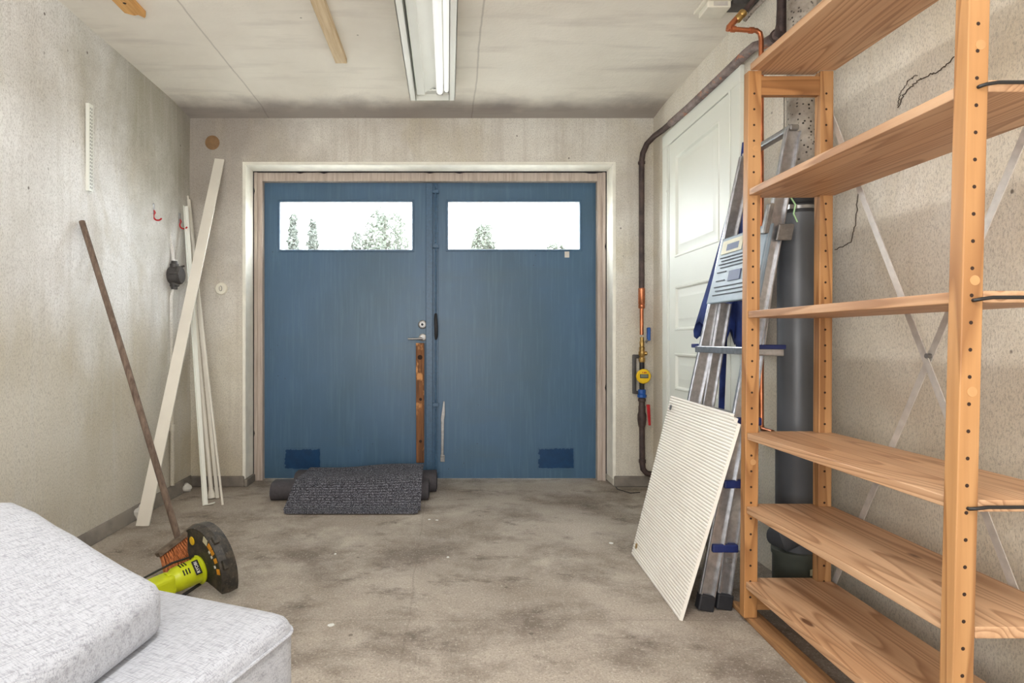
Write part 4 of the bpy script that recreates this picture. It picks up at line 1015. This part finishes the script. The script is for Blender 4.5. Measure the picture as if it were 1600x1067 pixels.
for py in (133, 466, 791):
    z = zN(py); x0 = 1.0108+.0245*z-.02
    b = MB(); b.tube([(x0, YNp+.01, z-.004), (x0, YNp-.004, z-.004), (x0+.008, YNp-.009, z-.002), (x0+.03, YNp-.010, z+.001), (x0+.22, YNp-.010, z+.0015), (x0+.235, YNp-.004, z), (x0+.238, YNp+.005, z)], .0036, 10); b.build('shelf_wire', 'black_rod', t, smooth=True)
b = MB(); b.beam((1.296, YFp+.02, 1.70), (1.29, 1.14, .02), (0, 1, 0), .020, .0025); b.build('cross_brace', 'galv', t)
b = MB(); b.beam((1.300, YFp+.02, .12), (1.305, 1.13, 1.76), (0, 1, 0), .020, .0025); b.build('cross_brace', 'galv', t)
b = MB(); b.lathe((1.290, 1.554, .905), (1, 0, 0), [(0, .007), (.012, .007)], 12); b.build('brace_screw', 'steel', t)
# strip of wood on the floor under the frames
b = MB(); b.hexa([(.955, .55, 0), (1.04, .55, 0), (1.065, 2.03, 0), (1.01, 2.07, 0), (.955, .55, PB-.001), (1.04, .55, PB-.001), (1.065, 2.03, PB-.001), (1.01, 2.07, PB-.001)])
tag(b.build('floor_strip', 'floorplank', bevel=.003), 'brown wooden strip on the floor under the shelving front posts', 'plank')
b = MB().box(1.225, 1.295, .8, 1.965, 0, PB-.001)
tag(b.build('floor_strip', 'floorplank', bevel=.003), 'wooden strip on the floor under the shelving rear posts', 'plank')

# ------------------------------------------------------------------ cracks and marks in the plaster behind the shelving
def crack(pts, r, nm='wall_crack', wallX=XN):
    P = []
    for px, py in pts:
        Y = (wallX-.0)*F/(px-CX); P.append(Vector((wallX-.0015, Y, at(px, py, Y).z)))
    Q = []
    for p_, q_ in zip(P, P[1:]):
        for i in range(8):
            m_ = p_.lerp(q_, i/8); Q.append(m_+Vector((0, random.uniform(-.004, .004), random.uniform(-.004, .004))))
    Q.append(P[-1]); b = MB(); b.tube(Q, r, 5); return b
b = crack([(1492, 90), (1470, 110), (1445, 120), (1428, 132), (1412, 148), (1404, 168)], .0016)
o = struct(b.build('wall_crack', 'crack'), 'thin branching crack in the right wall plaster')
b = crack([(1342, 292), (1338, 350), (1330, 378), (1305, 390)], .0015); struct(b.build('wall_crack', 'crack'), 'thin crack under the second shelf')
b = crack([(1433, 118), (1420, 125), (1408, 145), (1403, 165)], .0012); struct(b.build('wall_crack', 'crack'), 'side branch of the plaster crack')
# scraps on the floor
for i, (px, py, s_, lb) in enumerate(((517, 977, .010, 'white paper scrap on the floor in front of the sofa'), (700, 871, .006, 'tiny white flake on floor, middle of the room'), (955, 849, .009, 'white flake on the floor left of the ribbed board'),
        (671, 812, .006, 'small white flake on the floor just right of the doormat'), (683, 813, .007, 'white flake beside the smaller one right of the doormat'), (610, 795, .005, 'tiny white flake right by the doormat front edge'), (524, 866, .005, 'tiny white flake on floor in front of the doormat'))):
    if px == 610: continue
    p_ = fl(px, py); b = MB(); n = 7
    P = [(p_.x+math.cos(6.28*k/n+i)*s_*random.uniform(.8, 1.4), p_.y+math.sin(6.28*k/n+i)*s_*random.uniform(.8, 1.5), .0008) for k in range(n)]
    b.prism(P, (0, 0, .0015)); tag(b.build('paint_flake', 'letterwhite'), lb, 'flake', 'white flakes on the floor')
b = MB(); b.tube([fl(955, 752)+Vector((0, 0, .003)), fl(965, 765)+Vector((0, 0, .003)), fl(985, 771)+Vector((0, 0, .003)), fl(1000, 770)+Vector((0, 0, .003))], .0025, 6)
tag(b.build('floor_wire', 'black_rod', smooth=True), 'short dark wire on the floor below the water meter', 'wire')

# ------------------------------------------------------------------ outside the windows
struct(MB().box(-60, 60, 4.0, 90, -.15, -.05).build('outdoor_ground', 'ground'), 'pale ground outside the doors')
def tree(px, ptop, Y, wpx, kind, label, name):
    z1 = H+(CY-ptop)/F*Y; x = (px-CX)/F*Y; r = wpx/F*Y/2; rnd = random.Random(px)
    t = thing(name, label, 'tree', (x, Y, -.05), 'trees outside the door windows')
    b = MB(); b.tube([(x, Y, -.05), (x, Y, z1*.6), (x, Y, z1*.96)], [.12, .08, .02], 8); b.build('trunk', 'bark', t)
    b = MB()
    for i in range(3600 if kind == 'round' else 5200):
        if kind == 'round':
            while True:
                q = Vector((rnd.uniform(-1, 1), rnd.uniform(-1, 1), rnd.uniform(-1, 1)))
                if q.length < 1 and noise.noise(q*2.5+Vector((px, 0, 0))) > -.12: break
            p_ = Vector((x+q.x*r, Y+q.y*r, z1*.72+q.z*z1*.28))
        else:
            h = rnd.random()**.7; rr = r*(.25+1.1*h)*(.6+.4*math.sin(h*40)**2)*rnd.random()**.4; a = rnd.uniform(0, 6.28)
            p_ = Vector((x+math.cos(a)*rr, Y+math.sin(a)*rr, z1-(z1*.85)*h))
        s_ = rnd.uniform(.04, .085); u_ = Vector((rnd.uniform(-1, 1), rnd.uniform(-1, 1), rnd.uniform(-1, 1))).normalized(); v_ = u_.orthogonal().normalized()
        V = [b.bm.verts.new(p_+u_*s_), b.bm.verts.new(p_+v_*s_*.5), b.bm.verts.new(p_-u_*s_), b.bm.verts.new(p_-v_*s_*.5)]; b._f(V)
    b.build('foliage', 'leaf' if kind == 'round' else 'needle', t)
tree(458, 334, 15, 44, 'cone', 'pale conifer at left edge of the left door window', 'conifer')
tree(489, 342, 18, 44, 'cone', 'pale conifer second from left in the left door window', 'conifer')
tree(557, 362, 16, 46, 'cone', 'low bushy conifer near the middle of the left door window', 'conifer')
tree(602, 322, 17, 80, 'round', 'airy leafy tree at the right of the left door window', 'leafy_tree')
tree(757, 345, 17, 44, 'round', 'pale tree at the left of the right door window', 'leafy_tree')
tree(868, 376, 17, 50, 'round', 'low pale bush at the right of the right door window', 'leafy_tree')
t = thing('house', 'pale house with low roof seen through the right door window', 'house', (1.2, 26, -.05))
MB().box(.3, 3.2, 25, 29, -.05, 5.1).build('wall', 'house', t)
MB().prism([(.1, 24.7, 5.1), (3.4, 24.7, 5.1), (3.4, 24.7, 5.2), (.1, 24.7, 5.2)], (0, 4.6, 0)).build('roof', 'roof', t)
